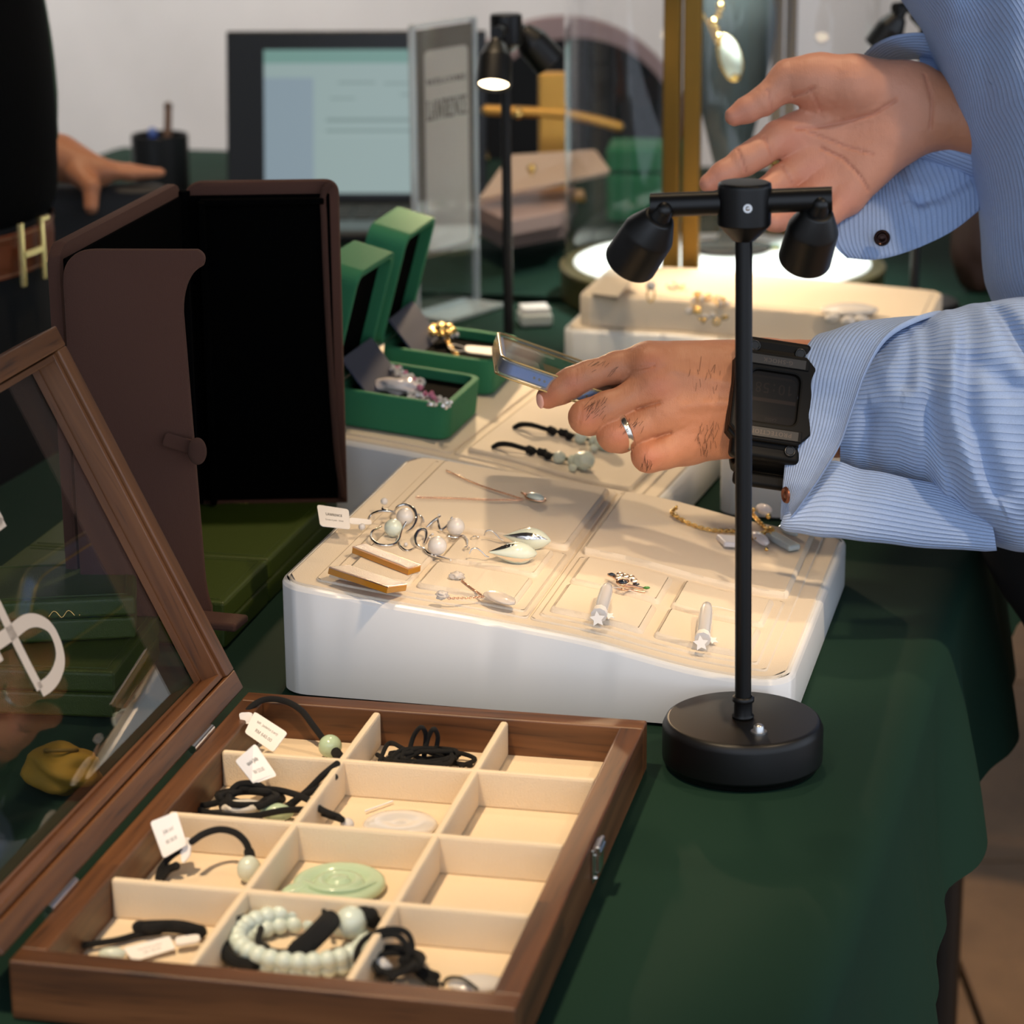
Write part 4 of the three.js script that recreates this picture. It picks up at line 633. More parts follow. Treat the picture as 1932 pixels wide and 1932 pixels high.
{
  const c = atd(1458, 752, D0 - 0.027), X = RT.clone().multiplyScalar(0.985).addScaledVector(UP, -0.14).addScaledVector(FW, 0.10).normalize(), Zv = FW.clone().negate().addScaledVector(UP, 0.16); Zv.addScaledVector(X, -Zv.dot(X)).normalize(); const Y = Zv.clone().cross(X);
  const t = thing('wristwatch', 'chunky matte black digital wristwatch on the left wrist beside the shirt cuff', 'watch', c); t.quaternion.setFromRotationMatrix(M4(V(0, 0, 0), X, Y, Zv)); t.scale.setScalar(1.09); t.updateMatrixWorld(true);
  const oct = (w, h, k) => { const s = new THREE.Shape(); s.moveTo(-w / 2 + k, -h / 2); s.lineTo(w / 2 - k, -h / 2); s.lineTo(w / 2, -h / 2 + k); s.lineTo(w / 2, h / 2 - k); s.lineTo(w / 2 - k, h / 2); s.lineTo(-w / 2 + k, h / 2); s.lineTo(-w / 2, h / 2 - k); s.lineTo(-w / 2, -h / 2 + k); s.closePath(); return s; };
  const rubber = phy(0x060606, 0.5, { specularIntensity: 0.25 }), wp = (n, g, m = rubber) => part(t, n, g, m);
  const bz = oct(0.042, 0.046, 0.006); bz.holes.push(rrect(0.029, 0.030, 0.006));
  wp('case_body', extrude(oct(0.040, 0.050, 0.006), 0.012, 0.002).translate(0, 0, -0.013)); wp('bezel', extrude(bz, 0.0055, 0.0012).translate(0, 0, -0.002));
  wp('bezel_plate', [box(0.034, 0.006, 0.0012, 0, 0.0195, 0.0036, 0.0005), box(0.034, 0.006, 0.0012, 0, -0.0195, 0.0036, 0.0005)]);
  const face = canvasTex(256, 256, (x) => { x.fillStyle = '#17120f'; x.fillRect(0, 0, 256, 256); x.fillStyle = '#0c0a09'; x.fillRect(18, 40, 220, 90); x.fillRect(18, 150, 220, 60); x.fillStyle = '#2c231e'; x.fillRect(18, 132, 220, 16); x.save(); x.translate(128, 128); x.rotate(Math.PI); x.fillStyle = '#241d19'; x.font = 'bold 62px monospace'; x.textAlign = 'center'; x.fillText('10:58', 0, 66); x.font = '20px sans-serif'; x.fillStyle = '#3a322d'; x.fillText('CASIO', 0, -92); x.restore(); });
  wp('face', new THREE.PlaneGeometry(0.029, 0.030).translate(0, 0, 0.0005), phy(0xbbbbbb, 0.35, { map: face, specularIntensity: 0.25 }));
  const txt = (s) => canvasTex(256, 48, (x) => { x.fillStyle = '#0f0d0c'; x.fillRect(0, 0, 256, 48); x.save(); x.translate(128, 24); x.rotate(Math.PI); x.fillStyle = '#3b3029'; x.font = 'bold 32px sans-serif'; x.textAlign = 'center'; x.textBaseline = 'middle'; x.fillText(s, 0, 0); x.restore(); });
  wp('bezel_lettering', new THREE.PlaneGeometry(0.030, 0.0048).translate(0, 0.0195, 0.00425), std(0xffffff, 0.5, 0, { map: txt('G-SHOCK') })); wp('bezel_lettering', new THREE.PlaneGeometry(0.030, 0.0048).translate(0, -0.0195, 0.00425), std(0xffffff, 0.5, 0, { map: txt('PROTECTION') }));
  for (const [sx, y] of [[-1, 0.0275], [1, 0.0265], [-1, -0.0265], [1, -0.0265]]) wp('screw', [new THREE.TorusGeometry(0.0026, 0.0006, 8, 20).translate(sx * 0.0125, y, -0.001), cyl(0.0021, 0.0021, 0.002, 16).rotateX(Math.PI / 2).translate(sx * 0.0125, y, -0.0016)], std(0x161514, 0.25, 0.3));
  wp('lug', [box(0.038, 0.012, 0.010, 0, 0.027, -0.007, 0.003), box(0.038, 0.012, 0.010, 0, -0.027, -0.007, 0.003)]);
  // strap ribs round the wrist
  const strap = []; for (let i = 0; i < 17; i++) { const a = lerp(0.98, Math.PI * 2 - 0.98, i / 16), ry = 0.0345, rz = 0.024; const g = box(0.030, 0.0098, 0.0048, 0, 0, 0, 0.0016); g.rotateX(-Math.atan2(Math.sin(a) * rz, Math.cos(a) * ry) + 0); strap.push(g.translate(0.003, Math.sin(a) * ry, Math.cos(a) * rz - 0.0262)); }
  wp('strap', strap); wp('strap_loop', box(0.034, 0.008, 0.006, 0.004, -0.041, -0.020, 0.0025));
}
{
  const c = J(1178, 812, -0.008, 1)[0], ax = J(1205, 803, -0.008, 1)[0].sub(J(1160, 821, -0.010, 1)[0]).normalize();
  const q = new THREE.Quaternion().setFromUnitVectors(V(0, 0, 1), ax); const g = lathe([[0.0100, -0.0022], [0.0114, -0.0021], [0.0118, -0.0010], [0.0118, 0.0010], [0.0114, 0.0021], [0.0100, 0.0022]], 48).rotateX(Math.PI / 2).applyQuaternion(q).translate(c.x, c.y, c.z);
  solo('finger_ring', 'plain silver band worn on the ring finger of the hand with the phone', 'ring', g, std(new THREE.Color().setRGB(0.75, 0.7, 0.62), 0.2, 1), c);
}
// ---------------------------------------------------------------- jewellery on the front stand
const G = (list, h = 0) => list.map(([x, y, z = 0]) => onTray(x, y, h + z));
function chainLinks(pts, step, r, wire) {                       // fine cable chain: alternating links along a path
  const c = curve(pts), n = Math.round(c.getLength() / step), out = [];
  const link = new THREE.TorusGeometry(r, wire, 5, 10); link.scale(1.5, 1, 1);
  for (let i = 0; i <= n; i++) { const p = c.getPointAt(i / n), t = c.getTangentAt(i / n); const m = new THREE.Matrix4().lookAt(V(0, 0, 0), t.clone().cross(V(0, 1, 0)), V(0, 1, 0)); const g = link.clone(); if (i % 2) g.rotateX(Math.PI / 2); const q = new THREE.Quaternion().setFromUnitVectors(V(1, 0, 0), t); out.push(g.applyQuaternion(q).translate(p.x, p.y, p.z)); }
  return merge(out);
}
const stoneBlob = (a, b, c, seed, amp = 0.06) => { const g = new THREE.SphereGeometry(1, 28, 20), p = g.attributes.position; for (let i = 0; i < p.count; i++) { const v = V(p.getX(i), p.getY(i), p.getZ(i)), k = 1 + amp * N3(v.x * 1.7 + seed, v.y * 1.7, v.z * 1.7); p.setXYZ(i, v.x * a * k, v.y * b * k, v.z * c * k); } g.computeVertexNormals(); return g; };
// lies along the line from pixel a to pixel b on the front stand
function lay(a, b, lift = 0) { const A = onTray(...a), B = onTray(...b), X = B.clone().sub(A), l = X.length(); X.normalize(); const Zv = X.clone().cross(V(0, 1, 0)).normalize(), Y = Zv.clone().cross(X).normalize(); return { A, B, l, m: M4(A.clone().add(B).multiplyScalar(0.5).addScaledVector(Y, lift), X, Y, Zv) }; }
{ // necklace with a green oval pendant
  const t = thing('necklace', 'fine rose gold chain with a pale green oval pendant, on the back left pad', 'necklace', onTray(1003, 946));
  part(t, 'chain', [chainLinks(G([[843, 888], [905, 915], [985, 941]], 0.0009), 0.0011, 0.00055, 0.0002), chainLinks(G([[787, 938], [860, 940], [920, 942.5], [985, 943]], 0.0009), 0.0011, 0.00055, 0.0002)], MAT.rose, true);
  const L = lay([992, 940], [1027, 951], 0.0022), s = L.l / 2;
  const setting = part(t, 'setting', new THREE.TorusGeometry(1, 0.1, 10, 36).scale(s, s * 0.62, s).rotateX(Math.PI / 2).applyMatrix4(L.m), MAT.rose, true);
  part(setting, 'bail', new THREE.TorusGeometry(0.0022, 0.0005, 8, 20).rotateX(1.0).translate(-s - 0.0012, 0.0004, 0).applyMatrix4(L.m), MAT.rose, true);
  part(t, 'stone', stoneBlob(s * 0.86, 0.0028, s * 0.55, 1, 0.02).translate(0, 0.0004, 0).applyMatrix4(L.m), MAT.jadePale, true);
}
function swirl(label, base, bead, br, mat, wires, small) {
  const t = thing('earring', label, 'earring', onTray(...base), 0, 'silver swirl earrings with white beads');
  const c = onTray(bead[0], bead[1], bead[2]); part(t, 'bead', ball(br, 32).translate(c.x, c.y, c.z), mat, true);
  part(t, 'wire', wires.map(([r, ...pts]) => tube(G(pts), (u) => r * (0.55 + 0.65 * Math.sin(Math.PI * clamp(u, 0.03, 0.97))), 60, 10)), MAT.silver, true);
  for (const [x, y, z, r] of small) { const q = onTray(x, y, z); part(t, 'small_bead', ball(r, 18).translate(q.x, q.y, q.z), MAT.jadeWhite, true); }
  return t;
}
swirl('silver swirl earring with the large pale green bead and the price tag', [740, 1010], [742, 996, 0.0058], 0.0054, MAT.jadePale, [
  [0.00075, [692, 985, 0.001], [700, 972, 0.004], [716, 965, 0.008], [735, 965, 0.009], [745, 969, 0.007]], [0.0008, [720, 993, 0.004], [703, 1002, 0.002], [702, 1018, 0.0008], [720, 1029, 0.0008], [740, 1028, 0.001], [752, 1018, 0.002], [758, 1000, 0.006], [766, 985, 0.010]], [0.0006, [752, 1020, 0.001], [757, 1032, 0.0008], [768, 1039, 0.0006], [785, 1032, 0.0006]]], [[683, 994, 0.002, 0.0021], [766, 1027, 0.0015, 0.0012]]);
swirl('silver swirl earring with a white bead, furthest back and left of the swirl pairs', [765, 985], [764, 975, 0.0055], 0.0052, MAT.jadeWhite, [
  [0.0007, [722, 956, 0.004], [724, 962, 0.005], [735, 964, 0.005], [745, 966, 0.004]], [0.00085, [744, 966, 0.004], [750, 956, 0.008], [765, 952, 0.010], [780, 960, 0.009], [785, 977, 0.005], [778, 995, 0.002], [768, 1003, 0.001]], [0.00055, [785, 975, 0.003], [790, 971, 0.002], [796, 976, 0.001], [800, 985, 0.0008]]], [[725, 946, 0.006, 0.0022]]);
swirl('silver swirl earring with stone-set white bead, back right of the swirl pairs', [850, 1000], [860, 994, 0.0056], 0.0054, MAT.jadeWhite, [
  [0.0008, [805, 995, 0.001], [815, 986, 0.004], [825, 978, 0.007], [831, 974, 0.008]], [0.0007, [826, 976, 0.006], [827, 988, 0.004], [832, 1000, 0.002], [845, 990, 0.004], [853, 976, 0.008]], [0.0007, [846, 1012, 0.001], [860, 1014, 0.0008], [873, 1011, 0.001], [880, 1017, 0.0008], [882, 1030, 0.0006]]], [[828, 972, 0.008, 0.0008], [852, 978, 0.007, 0.0008], [846, 985, 0.006, 0.0008]]);
swirl('silver swirl earring with a white bead, nearest of the swirl pairs', [824, 1040], [825, 1030, 0.0058], 0.0056, MAT.jadeWhite, [
  [0.0009, [801, 1036, 0.0008], [787, 1028, 0.002], [784, 1012, 0.004], [792, 1000, 0.006], [802, 1000, 0.005], [804, 1012, 0.003], [800, 1025, 0.001]], [0.0008, [800, 1034, 0.001], [808, 1044, 0.0008], [822, 1049, 0.0008], [838, 1053, 0.001], [850, 1056, 0.002]], [0.0006, [804, 1026, 0.002], [810, 1014, 0.006], [817, 1007, 0.009]]], [[850, 1057, 0.002, 0.0007], [816, 1008, 0.009, 0.0008], [811, 1014, 0.007, 0.0008], [815, 1047, 0.001, 0.0008], [822, 1049, 0.001, 0.0008]]);
// price tags: white cards from four corners, with lines of print
const cardTex = (lines, rot = 0) => canvasTex(256, 160, (x, w, h) => { x.fillStyle = '#ece8e4'; x.fillRect(0, 0, w, h); x.fillStyle = '#2a2622'; x.textAlign = 'center'; x.textBaseline = 'middle'; for (const [s, f, y] of lines) { x.font = f; x.fillText(s, w / 2, y); } });
function card(p, map, th = 0.0004, rad = 0.12) {                 // p: four corners in order top left, top right, bottom right, bottom left
  const g = extrude(rrect(1, 1, rad, 0.5, 0.5), 0.02, 0, 6), q = g.attributes.position, uv = g.attributes.uv; const n = p[1].clone().sub(p[0]).cross(p[3].clone().sub(p[0])).normalize().negate();
  for (let i = 0; i < q.count; i++) { const u = q.getX(i), v = 1 - q.getY(i), z = q.getZ(i) / 0.02 * th; const a = p[0].clone().lerp(p[1], u), b = p[3].clone().lerp(p[2], u), c = a.lerp(b, v).addScaledVector(n, z); q.setXYZ(i, c.x, c.y, c.z); uv.setXY(i, u, 1 - v); }
  g.computeVertexNormals(); return g;
}
const paperMat = (map) => std(0xffffff, 0.65, 0, { map, side: THREE.DoubleSide });
{
  const c = [onTray(598, 953, 0.009), onTray(658, 962, 0.009), onTray(661, 999, 0.004), onTray(604, 993, 0.004)];
  const t = thing('price_tag', 'white price tag printed LAWRENCE hanging over the left edge of the front stand', 'price tag', c[3]);
  part(t, 'card', card(c, 0), paperMat(cardTex([['LAWRENCE', 'bold 26px sans-serif', 62], ['Grade A jade - Silver', '17px sans-serif', 104]])), true);
  part(t, 'tail', card([onTray(659, 977, 0.006), onTray(700, 981, 0.004), onTray(701, 990, 0.003), onTray(660, 989, 0.004)], 0, 0.0003, 0.2), MAT.paper, true);
}
function barEarring(label, a, b, c, d) { // amber framed bars with a white stone face
  const t = thing('bar_earring', label, 'earring', onTray(...d), 0, 'amber bars with white stone faces'); const P = [a, b, c, d].map((q) => onTray(q[0], q[1], q[2] ?? 0.0035));
  const X = P[1].clone().sub(P[0]), l = X.length(), Z0 = P[3].clone().sub(P[0]), w = Z0.length(); X.normalize(); Z0.normalize(); const Y = Z0.clone().cross(X).normalize(), Zv = X.clone().cross(Y).normalize(); const m = M4(P[0].clone().add(P[1]).add(P[2]).add(P[3]).multiplyScalar(0.25), X, Y, Zv);
  part(t, 'frame', box(l, 0.0034, w, 0, -0.0017, 0, 0.0004).applyMatrix4(m), phy(0xd9952a, 0.15, { transmission: 0.35, thickness: 0.003, attenuationColor: new THREE.Color(0xe08a12), attenuationDistance: 0.006, clearcoat: 0.6 }), true);
  const r = new THREE.Shape(); r.moveTo(-l / 2, -w / 2); r.lineTo(l / 2, -w / 2); r.lineTo(l / 2, w / 2); r.lineTo(-l / 2, w / 2); r.closePath(); r.holes.push(rrect(l - 0.0012, w - 0.0012, 0.0003));
  part(t, 'gold_edge', extrude(r, 0.0007).rotateX(-Math.PI / 2).translate(0, 0.0, 0).applyMatrix4(m), MAT.rose, true);
  const st = box(l - 0.0014, 0.0011, w - 0.0014, 0, 0.0004, 0, 0.0003); part(t, 'stone', st.applyMatrix4(m), phy(new THREE.Color().setRGB(0.56, 0.49, 0.44), 0.35, { bumpMap: grain, bumpScale: 0.0004, clearcoat: 0.6 }), true);
}
barEarring('amber edged bar earring with a white stone face, the further of two', [684, 1025], [790, 1066], [776, 1078], [668, 1034]);
barEarring('amber edged bar earring with a white stone face, the nearer of two', [646, 1064, 0.003], [757, 1101, 0.003], [745, 1113, 0.003], [629, 1074, 0.006]);
function drop(label, tip, end, roll, leafs) {
  const t = thing('drop_earring', label, 'earring', onTray(...end), 0, 'jade drops in silver leaves'); const L = lay(tip, end, 0.0058), l = L.l;
  const g = new THREE.LatheGeometry(Array.from({ length: 26 }, (_, i) => { const u = i / 25; return new THREE.Vector2(Math.max(1e-4, 0.0066 * Math.pow(Math.sin(Math.PI * Math.min(1, Math.pow(u, 1.35) * 0.98 + 0.005)), 0.8)), (u - 0.5) * l); }), 36).rotateZ(-Math.PI / 2);
  part(t, 'stone', g.clone().applyMatrix4(L.m), MAT.jadePale, true);
  const leaf = (a0, wd, len, off) => grid(30, 6, (u, v) => { const uu = u * len, pr = 0.0066 * Math.pow(Math.sin(Math.PI * Math.min(1, Math.pow(uu, 1.35) * 0.98 + 0.005)), 0.8), a = a0 + (v - 0.5) * wd * Math.sin(Math.PI * Math.min(0.98, u * 0.9 + 0.07)); const r = pr + 0.00045 + 0.0004 * Math.sin(u * 40) * Math.abs(v - 0.5) * (u > 0.5 ? 1 : 0.2); return V((uu - 0.5) * l - off, r * Math.cos(a), r * Math.sin(a)); });
  part(t, 'leaf', leafs.map(([a, w, n]) => leaf(a + roll, w, n, 0.0004).applyMatrix4(L.m)), std(new THREE.Color().setRGB(0.85, 0.78, 0.72), 0.12, 1, { side: THREE.DoubleSide }), true);
  const hk = [[-0.5, 0], [-0.56, 0.0006], [-0.68, 0.0036], [-0.78, 0.0052], [-0.86, 0.0046], [-0.90, 0.002]].map(([x, y]) => V(x * l, y - 0.003, 0).applyMatrix4(L.m)); part(t, 'hook', tube(hk, 0.0005, 24, 8), MAT.silver, true);
}
drop('pale jade drop earring in silver leaves with an ear hook, the further of two', [948, 1028], [1037, 1038], 0.5, [[0.55, 0.62, 0.95], [-1.0, 0.25, 0.6], [2.4, 0.4, 0.9]]);
drop('pale jade drop earring in silver leaves with an ear hook, the nearer of two', [921, 1060], [1011, 1062], 0, [[1.95, 0.42, 0.97], [0.45, 0.62, 0.5], [-2.0, 0.5, 0.9]]);
{ // stray studs
  for (const [x, y, x2, y2, s] of [[888, 1016, 902, 1014, 'upper'], [874, 1036, 884, 1034, 'lower']]) { const t = thing('ear_hook', `small silver ear hook beside the swirl earrings, the ${s} one`, 'ear hook', onTray(x, y)); part(t, 'hook', tube([onTray(x, y, 0.0006), onTray((x + x2) / 2, (y + y2) / 2 - 3, 0.003), onTray(x2, y2, 0.0006)], 0.0005, 16, 8), MAT.silver, true); part(t, 'ball_end', ball(0.0008, 10).translate(...onTray(x2, y2, 0.0008).toArray()), MAT.silver, true); }
}
{ // pendant with a translucent oval stone
  const t = thing('necklace', 'fine chain with a cloudy white oval pendant, at the front of the left field', 'necklace', onTray(940, 1140));
  part(t, 'chain', [chainLinks(G([[872, 1096], [890, 1110], [910, 1124]], 0.0009), 0.0012, 0.0006, 0.00022), chainLinks(G([[848, 1129], [880, 1128], [910, 1126]], 0.0009), 0.0012, 0.0006, 0.00022)], MAT.rose, true);
  const L = lay([914, 1126], [972, 1146], 0.0026); part(t, 'stone', stoneBlob(L.l / 2, 0.0024, L.l * 0.27, 5, 0.12).applyMatrix4(L.m), phy(new THREE.Color().setRGB(0.82, 0.74, 0.66), 0.18, { transmission: 0.25, thickness: 0.004, clearcoat: 0.5 }), true);
  const r = onTray(911, 1124, 0.0012); part(t, 'jump_ring', new THREE.TorusGeometry(0.0012, 0.0003, 8, 18).rotateX(1.2).translate(r.x, r.y, r.z), MAT.rose, true);
  const cl = phy(new THREE.Color().setRGB(0.88, 0.84, 0.8), 0.1, { transmission: 0.6, thickness: 0.004 });
  for (const [x, y, a] of [[862, 1086, 0.0042], [834, 1123, 0.0036]]) { const p = onTray(x, y, 0.0024); part(t, 'rough_stone', stoneBlob(a, 0.0024, a * 0.7, x, 0.5).translate(p.x, p.y, p.z), cl, true); }
}
{ // flower brooch
  const t = thing('brooch', 'silver flower brooch with dark blue stones and green tip on a ring pad', 'brooch', onTray(1185, 1098));
  const B = (x, y, z) => onTray(x, y, z), pz = 0.006;
  for (const [x, y] of [[1170, 1079], [1180, 1082], [1191, 1085], [1196, 1091], [1166, 1084]]) { const p = B(x, y + 4, pz); part(t, 'petal', stoneBlob(0.0021, 0.0005, 0.0016, x, 0.1).rotateX(0.7).translate(p.x, p.y, p.z), std(new THREE.Color().setRGB(0.75, 0.62, 0.55), 0.25, 1), true); }
  const gem = (x, y, z, a, b, ang, m) => { const p = B(x, y, z); const g = new THREE.OctahedronGeometry(1, 1); g.scale(a, 0.0012, b).rotateX(0.6).rotateY(ang).translate(p.x, p.y, p.z); return part(t, 'stone', g, m, true); };
  const blue = phy(0x1b2430, 0.05, { clearcoat: 1 }), grn = phy(0x2f7a1c, 0.08, { clearcoat: 1 });
  gem(1154, 1084, 0.006, 0.0024, 0.0012, -0.3, blue); gem(1175, 1098, 0.005, 0.0030, 0.0018, -0.3, blue); gem(1200, 1102, 0.004, 0.0022, 0.0011, -0.25, blue); gem(1220, 1109, 0.003, 0.0022, 0.001, 0.0, grn);
  part(t, 'mount', [tube(G([[1148, 1084, 0.004], [1160, 1090, 0.004], [1175, 1104, 0.003], [1195, 1106, 0.003], [1213, 1110, 0.002]]), 0.0008, 30, 8), tube(G([[1166, 1110, 0.001], [1175, 1112, 0.002], [1190, 1113, 0.001], [1216, 1117, 0.0008]]), 0.0006, 24, 8), new THREE.TorusGeometry(0.0034, 0.0006, 8, 24).scale(1, 0.65, 1).rotateX(-0.9).translate(...B(1175, 1098, 0.0048).toArray())], MAT.rose, true);
}
for (const [label, x0, y0, x1, y1] of [['cloudy white stick pendant with a paper star, on the left ring pad', 1131, 1160, 1147, 1104], ['cloudy white stick pendant with a paper star, on the right ring pad', 1326, 1206, 1334, 1140]]) {
  const t = thing('jade_pendant', label, 'pendant', onTray(x0, y0), 0, 'white stick pendants tied with paper'); const a = onTray(x0, y0, 0.004), b = onTray(x1, y1, 0.010);
  const d = b.clone().sub(a), l = d.length(), q = new THREE.Quaternion().setFromUnitVectors(V(0, 1, 0), d.normalize());
  part(t, 'stone', lathe([[0.0001, 0], [0.0030, 0.001], [0.0038, 0.005], [0.0040, l * 0.5], [0.0037, l * 0.8], [0.0028, l * 0.95], [0.0001, l]], 24).applyQuaternion(q).translate(a.x, a.y, a.z), phy(new THREE.Color().setRGB(0.74, 0.74, 0.76), 0.2, { transmission: 0.3, thickness: 0.006, clearcoat: 0.5 }), true);
  const star = (cx, cy, h, r, rx, ry) => { const s = new THREE.Shape(); for (let i = 0; i < 10; i++) { const rr = i % 2 ? r * 0.5 : r, an = i * Math.PI / 5; s[i ? 'lineTo' : 'moveTo'](rr * Math.sin(an), rr * Math.cos(an)); } s.closePath(); const p = onTray(cx, cy, h); return extrude(s, 0.0004).rotateX(rx).rotateY(ry).translate(p.x, p.y, p.z); };
  part(t, 'paper_star', [star(x0 - 4, y0 + 8, 0.0042, 0.0046, -0.5, 0.2), star(x0 + 18, y0 + 2, 0.003, 0.0036, -1.2, 0.5)], MAT.paper, true);
  part(t, 'paper_wrap', cyl(0.0042, 0.0046, 0.005, 9).applyQuaternion(q).translate(a.x, a.y + 0.001, a.z), MAT.paper, true);
  part(t, 'thread', tube(G([[x1, y1 + 4, 0.011], [x1 + 25, y1 + 6, 0.002], [x1 + 55, y1 + 14, 0.0008]]), 0.0002, 20, 5), MAT.paper, true);
}
{ // gold charm bracelet on the back right pad
  const t = thing('charm_bracelet', 'gold chain bracelet with white stone charms, on the back right pad behind the lamp pole', 'bracelet', onTray(1340, 1000));
  part(t, 'chain', [chainLinks(G([[1276, 958, 0.002], [1268, 968, 0.0015], [1285, 980, 0.001], [1310, 992], [1340, 1000], [1375, 1002], [1400, 1003]], 0.0014), 0.0022, 0.0012, 0.0005), chainLinks(G([[1418, 968], [1432, 984], [1446, 998], [1452, 1002], [1430, 1011], [1405, 1016]], 0.0016), 0.0026, 0.0014, 0.00055)], MAT.gold, true);
  const knot = []; for (let i = 0; i < 12; i++) { const p = onTray(1448 + (rnd() - 0.5) * 22, 1002 + (rnd() - 0.5) * 18, 0.002 + rnd() * 0.002); knot.push(new THREE.TorusGeometry(0.0016, 0.00045, 6, 14).rotateX(rnd() * 3).rotateY(rnd() * 3).translate(p.x, p.y, p.z)); } part(t, 'clasp', knot, MAT.gold, true);
  const cap = (x, y, z, r) => ball(r, 12).translate(...onTray(x, y, z).toArray());
  const ch = (a, b, w, h, m, sd) => { const L = lay(a, b, h); return part(t, 'charm', stoneBlob(L.l / 2, h, w, sd, 0.08).applyMatrix4(L.m), m, true); };
  const white = phy(new THREE.Color().setRGB(0.74, 0.70, 0.70), 0.15, { clearcoat: 0.6 }), ice = phy(new THREE.Color().setRGB(0.62, 0.70, 0.70), 0.12, { transmission: 0.3, thickness: 0.005, clearcoat: 0.6 });
  { const L = lay([1358, 1026], [1400, 1030], 0.0022); part(t, 'charm', box(L.l * 1.05, 0.0038, 0.0175, 0, 0, 0, 0.0014).applyMatrix4(L.m), white, true); }
  ch([1424, 966], [1455, 974], 0.0038, 0.0034, white, 2); ch([1420, 1014], [1448, 1036], 0.0038, 0.0032, white, 3);
  { const L = lay([1452, 1016], [1500, 1042], 0.0026); part(t, 'charm', box(L.l, 0.0042, 0.0092, 0, 0, 0, 0.0018).applyMatrix4(L.m), ice, true); } ch([1470, 1000], [1505, 1016], 0.0026, 0.0024, ice, 9);
  part(t, 'charm_cap', [cap(1450, 974, 0.0035, 0.0018), cap(1446, 1036, 0.003, 0.0013), cap(1422, 962, 0.003, 0.0015), cap(1427, 1016, 0.0035, 0.0009)], MAT.gold, true);
}
// ---------------------------------------------------------------- middle stand: two corded jade bracelets; brooches in the green boxes
const mid = (x, y, z = 0) => onMid(x, y, 0.0058 + z);
for (const [lab, ox, oy, seed] of [['black corded bracelet with pale jade beads on the middle stand, the further one', 0, 0, 1], ['black corded bracelet with pale jade beads on the middle stand, the nearer one', -40, 37, 2]]) {
  const t = thing('cord_bracelet', lab, 'bracelet', mid(1050 + ox, 815 + oy), 0, 'corded jade bracelets on the middle stand');
  const Pm = (l) => l.map(([x, y, z]) => mid(x + ox, y + oy, z));
  part(t, 'cord', [tube(Pm([[970, 806, 0.001], [980, 800, 0.004], [1000, 800, 0.006], [1025, 807, 0.004], [1042, 812, 0.003], [1085, 822, 0.002], [1118, 832, 0.002]]), 0.0014, 50, 8), tube(Pm([[972, 807, 0.001], [985, 803, 0.002], [1005, 804, 0.004], [1030, 811, 0.003]]), 0.0012, 30, 8)], MAT.blackCord, true);
  part(t, 'knots', [[1038, 811], [1044, 814], [1060, 816], [1066, 817], [1074, 823]].map(([x, y], i) => { const p = mid(x + ox, y + oy, 0.003); return stoneBlob(0.0030, 0.0028, 0.0027, i, 0.3).translate(p.x, p.y, p.z); }), MAT.blackCord, true);
  for (const [x, y, r, k] of [[1095, 826, 0.0046, 1], [1122, 832, 0.0044, 2], [1142, 832, 0.0078, 3], [1120, 846, 0.003, 4]]) { const p = mid(x + ox, y + oy, r * 0.8); part(t, 'jade_bead', stoneBlob(r, r * 0.85, r * 0.8, k, 0.2).translate(p.x, p.y, p.z), MAT.jadePale, true); }
}
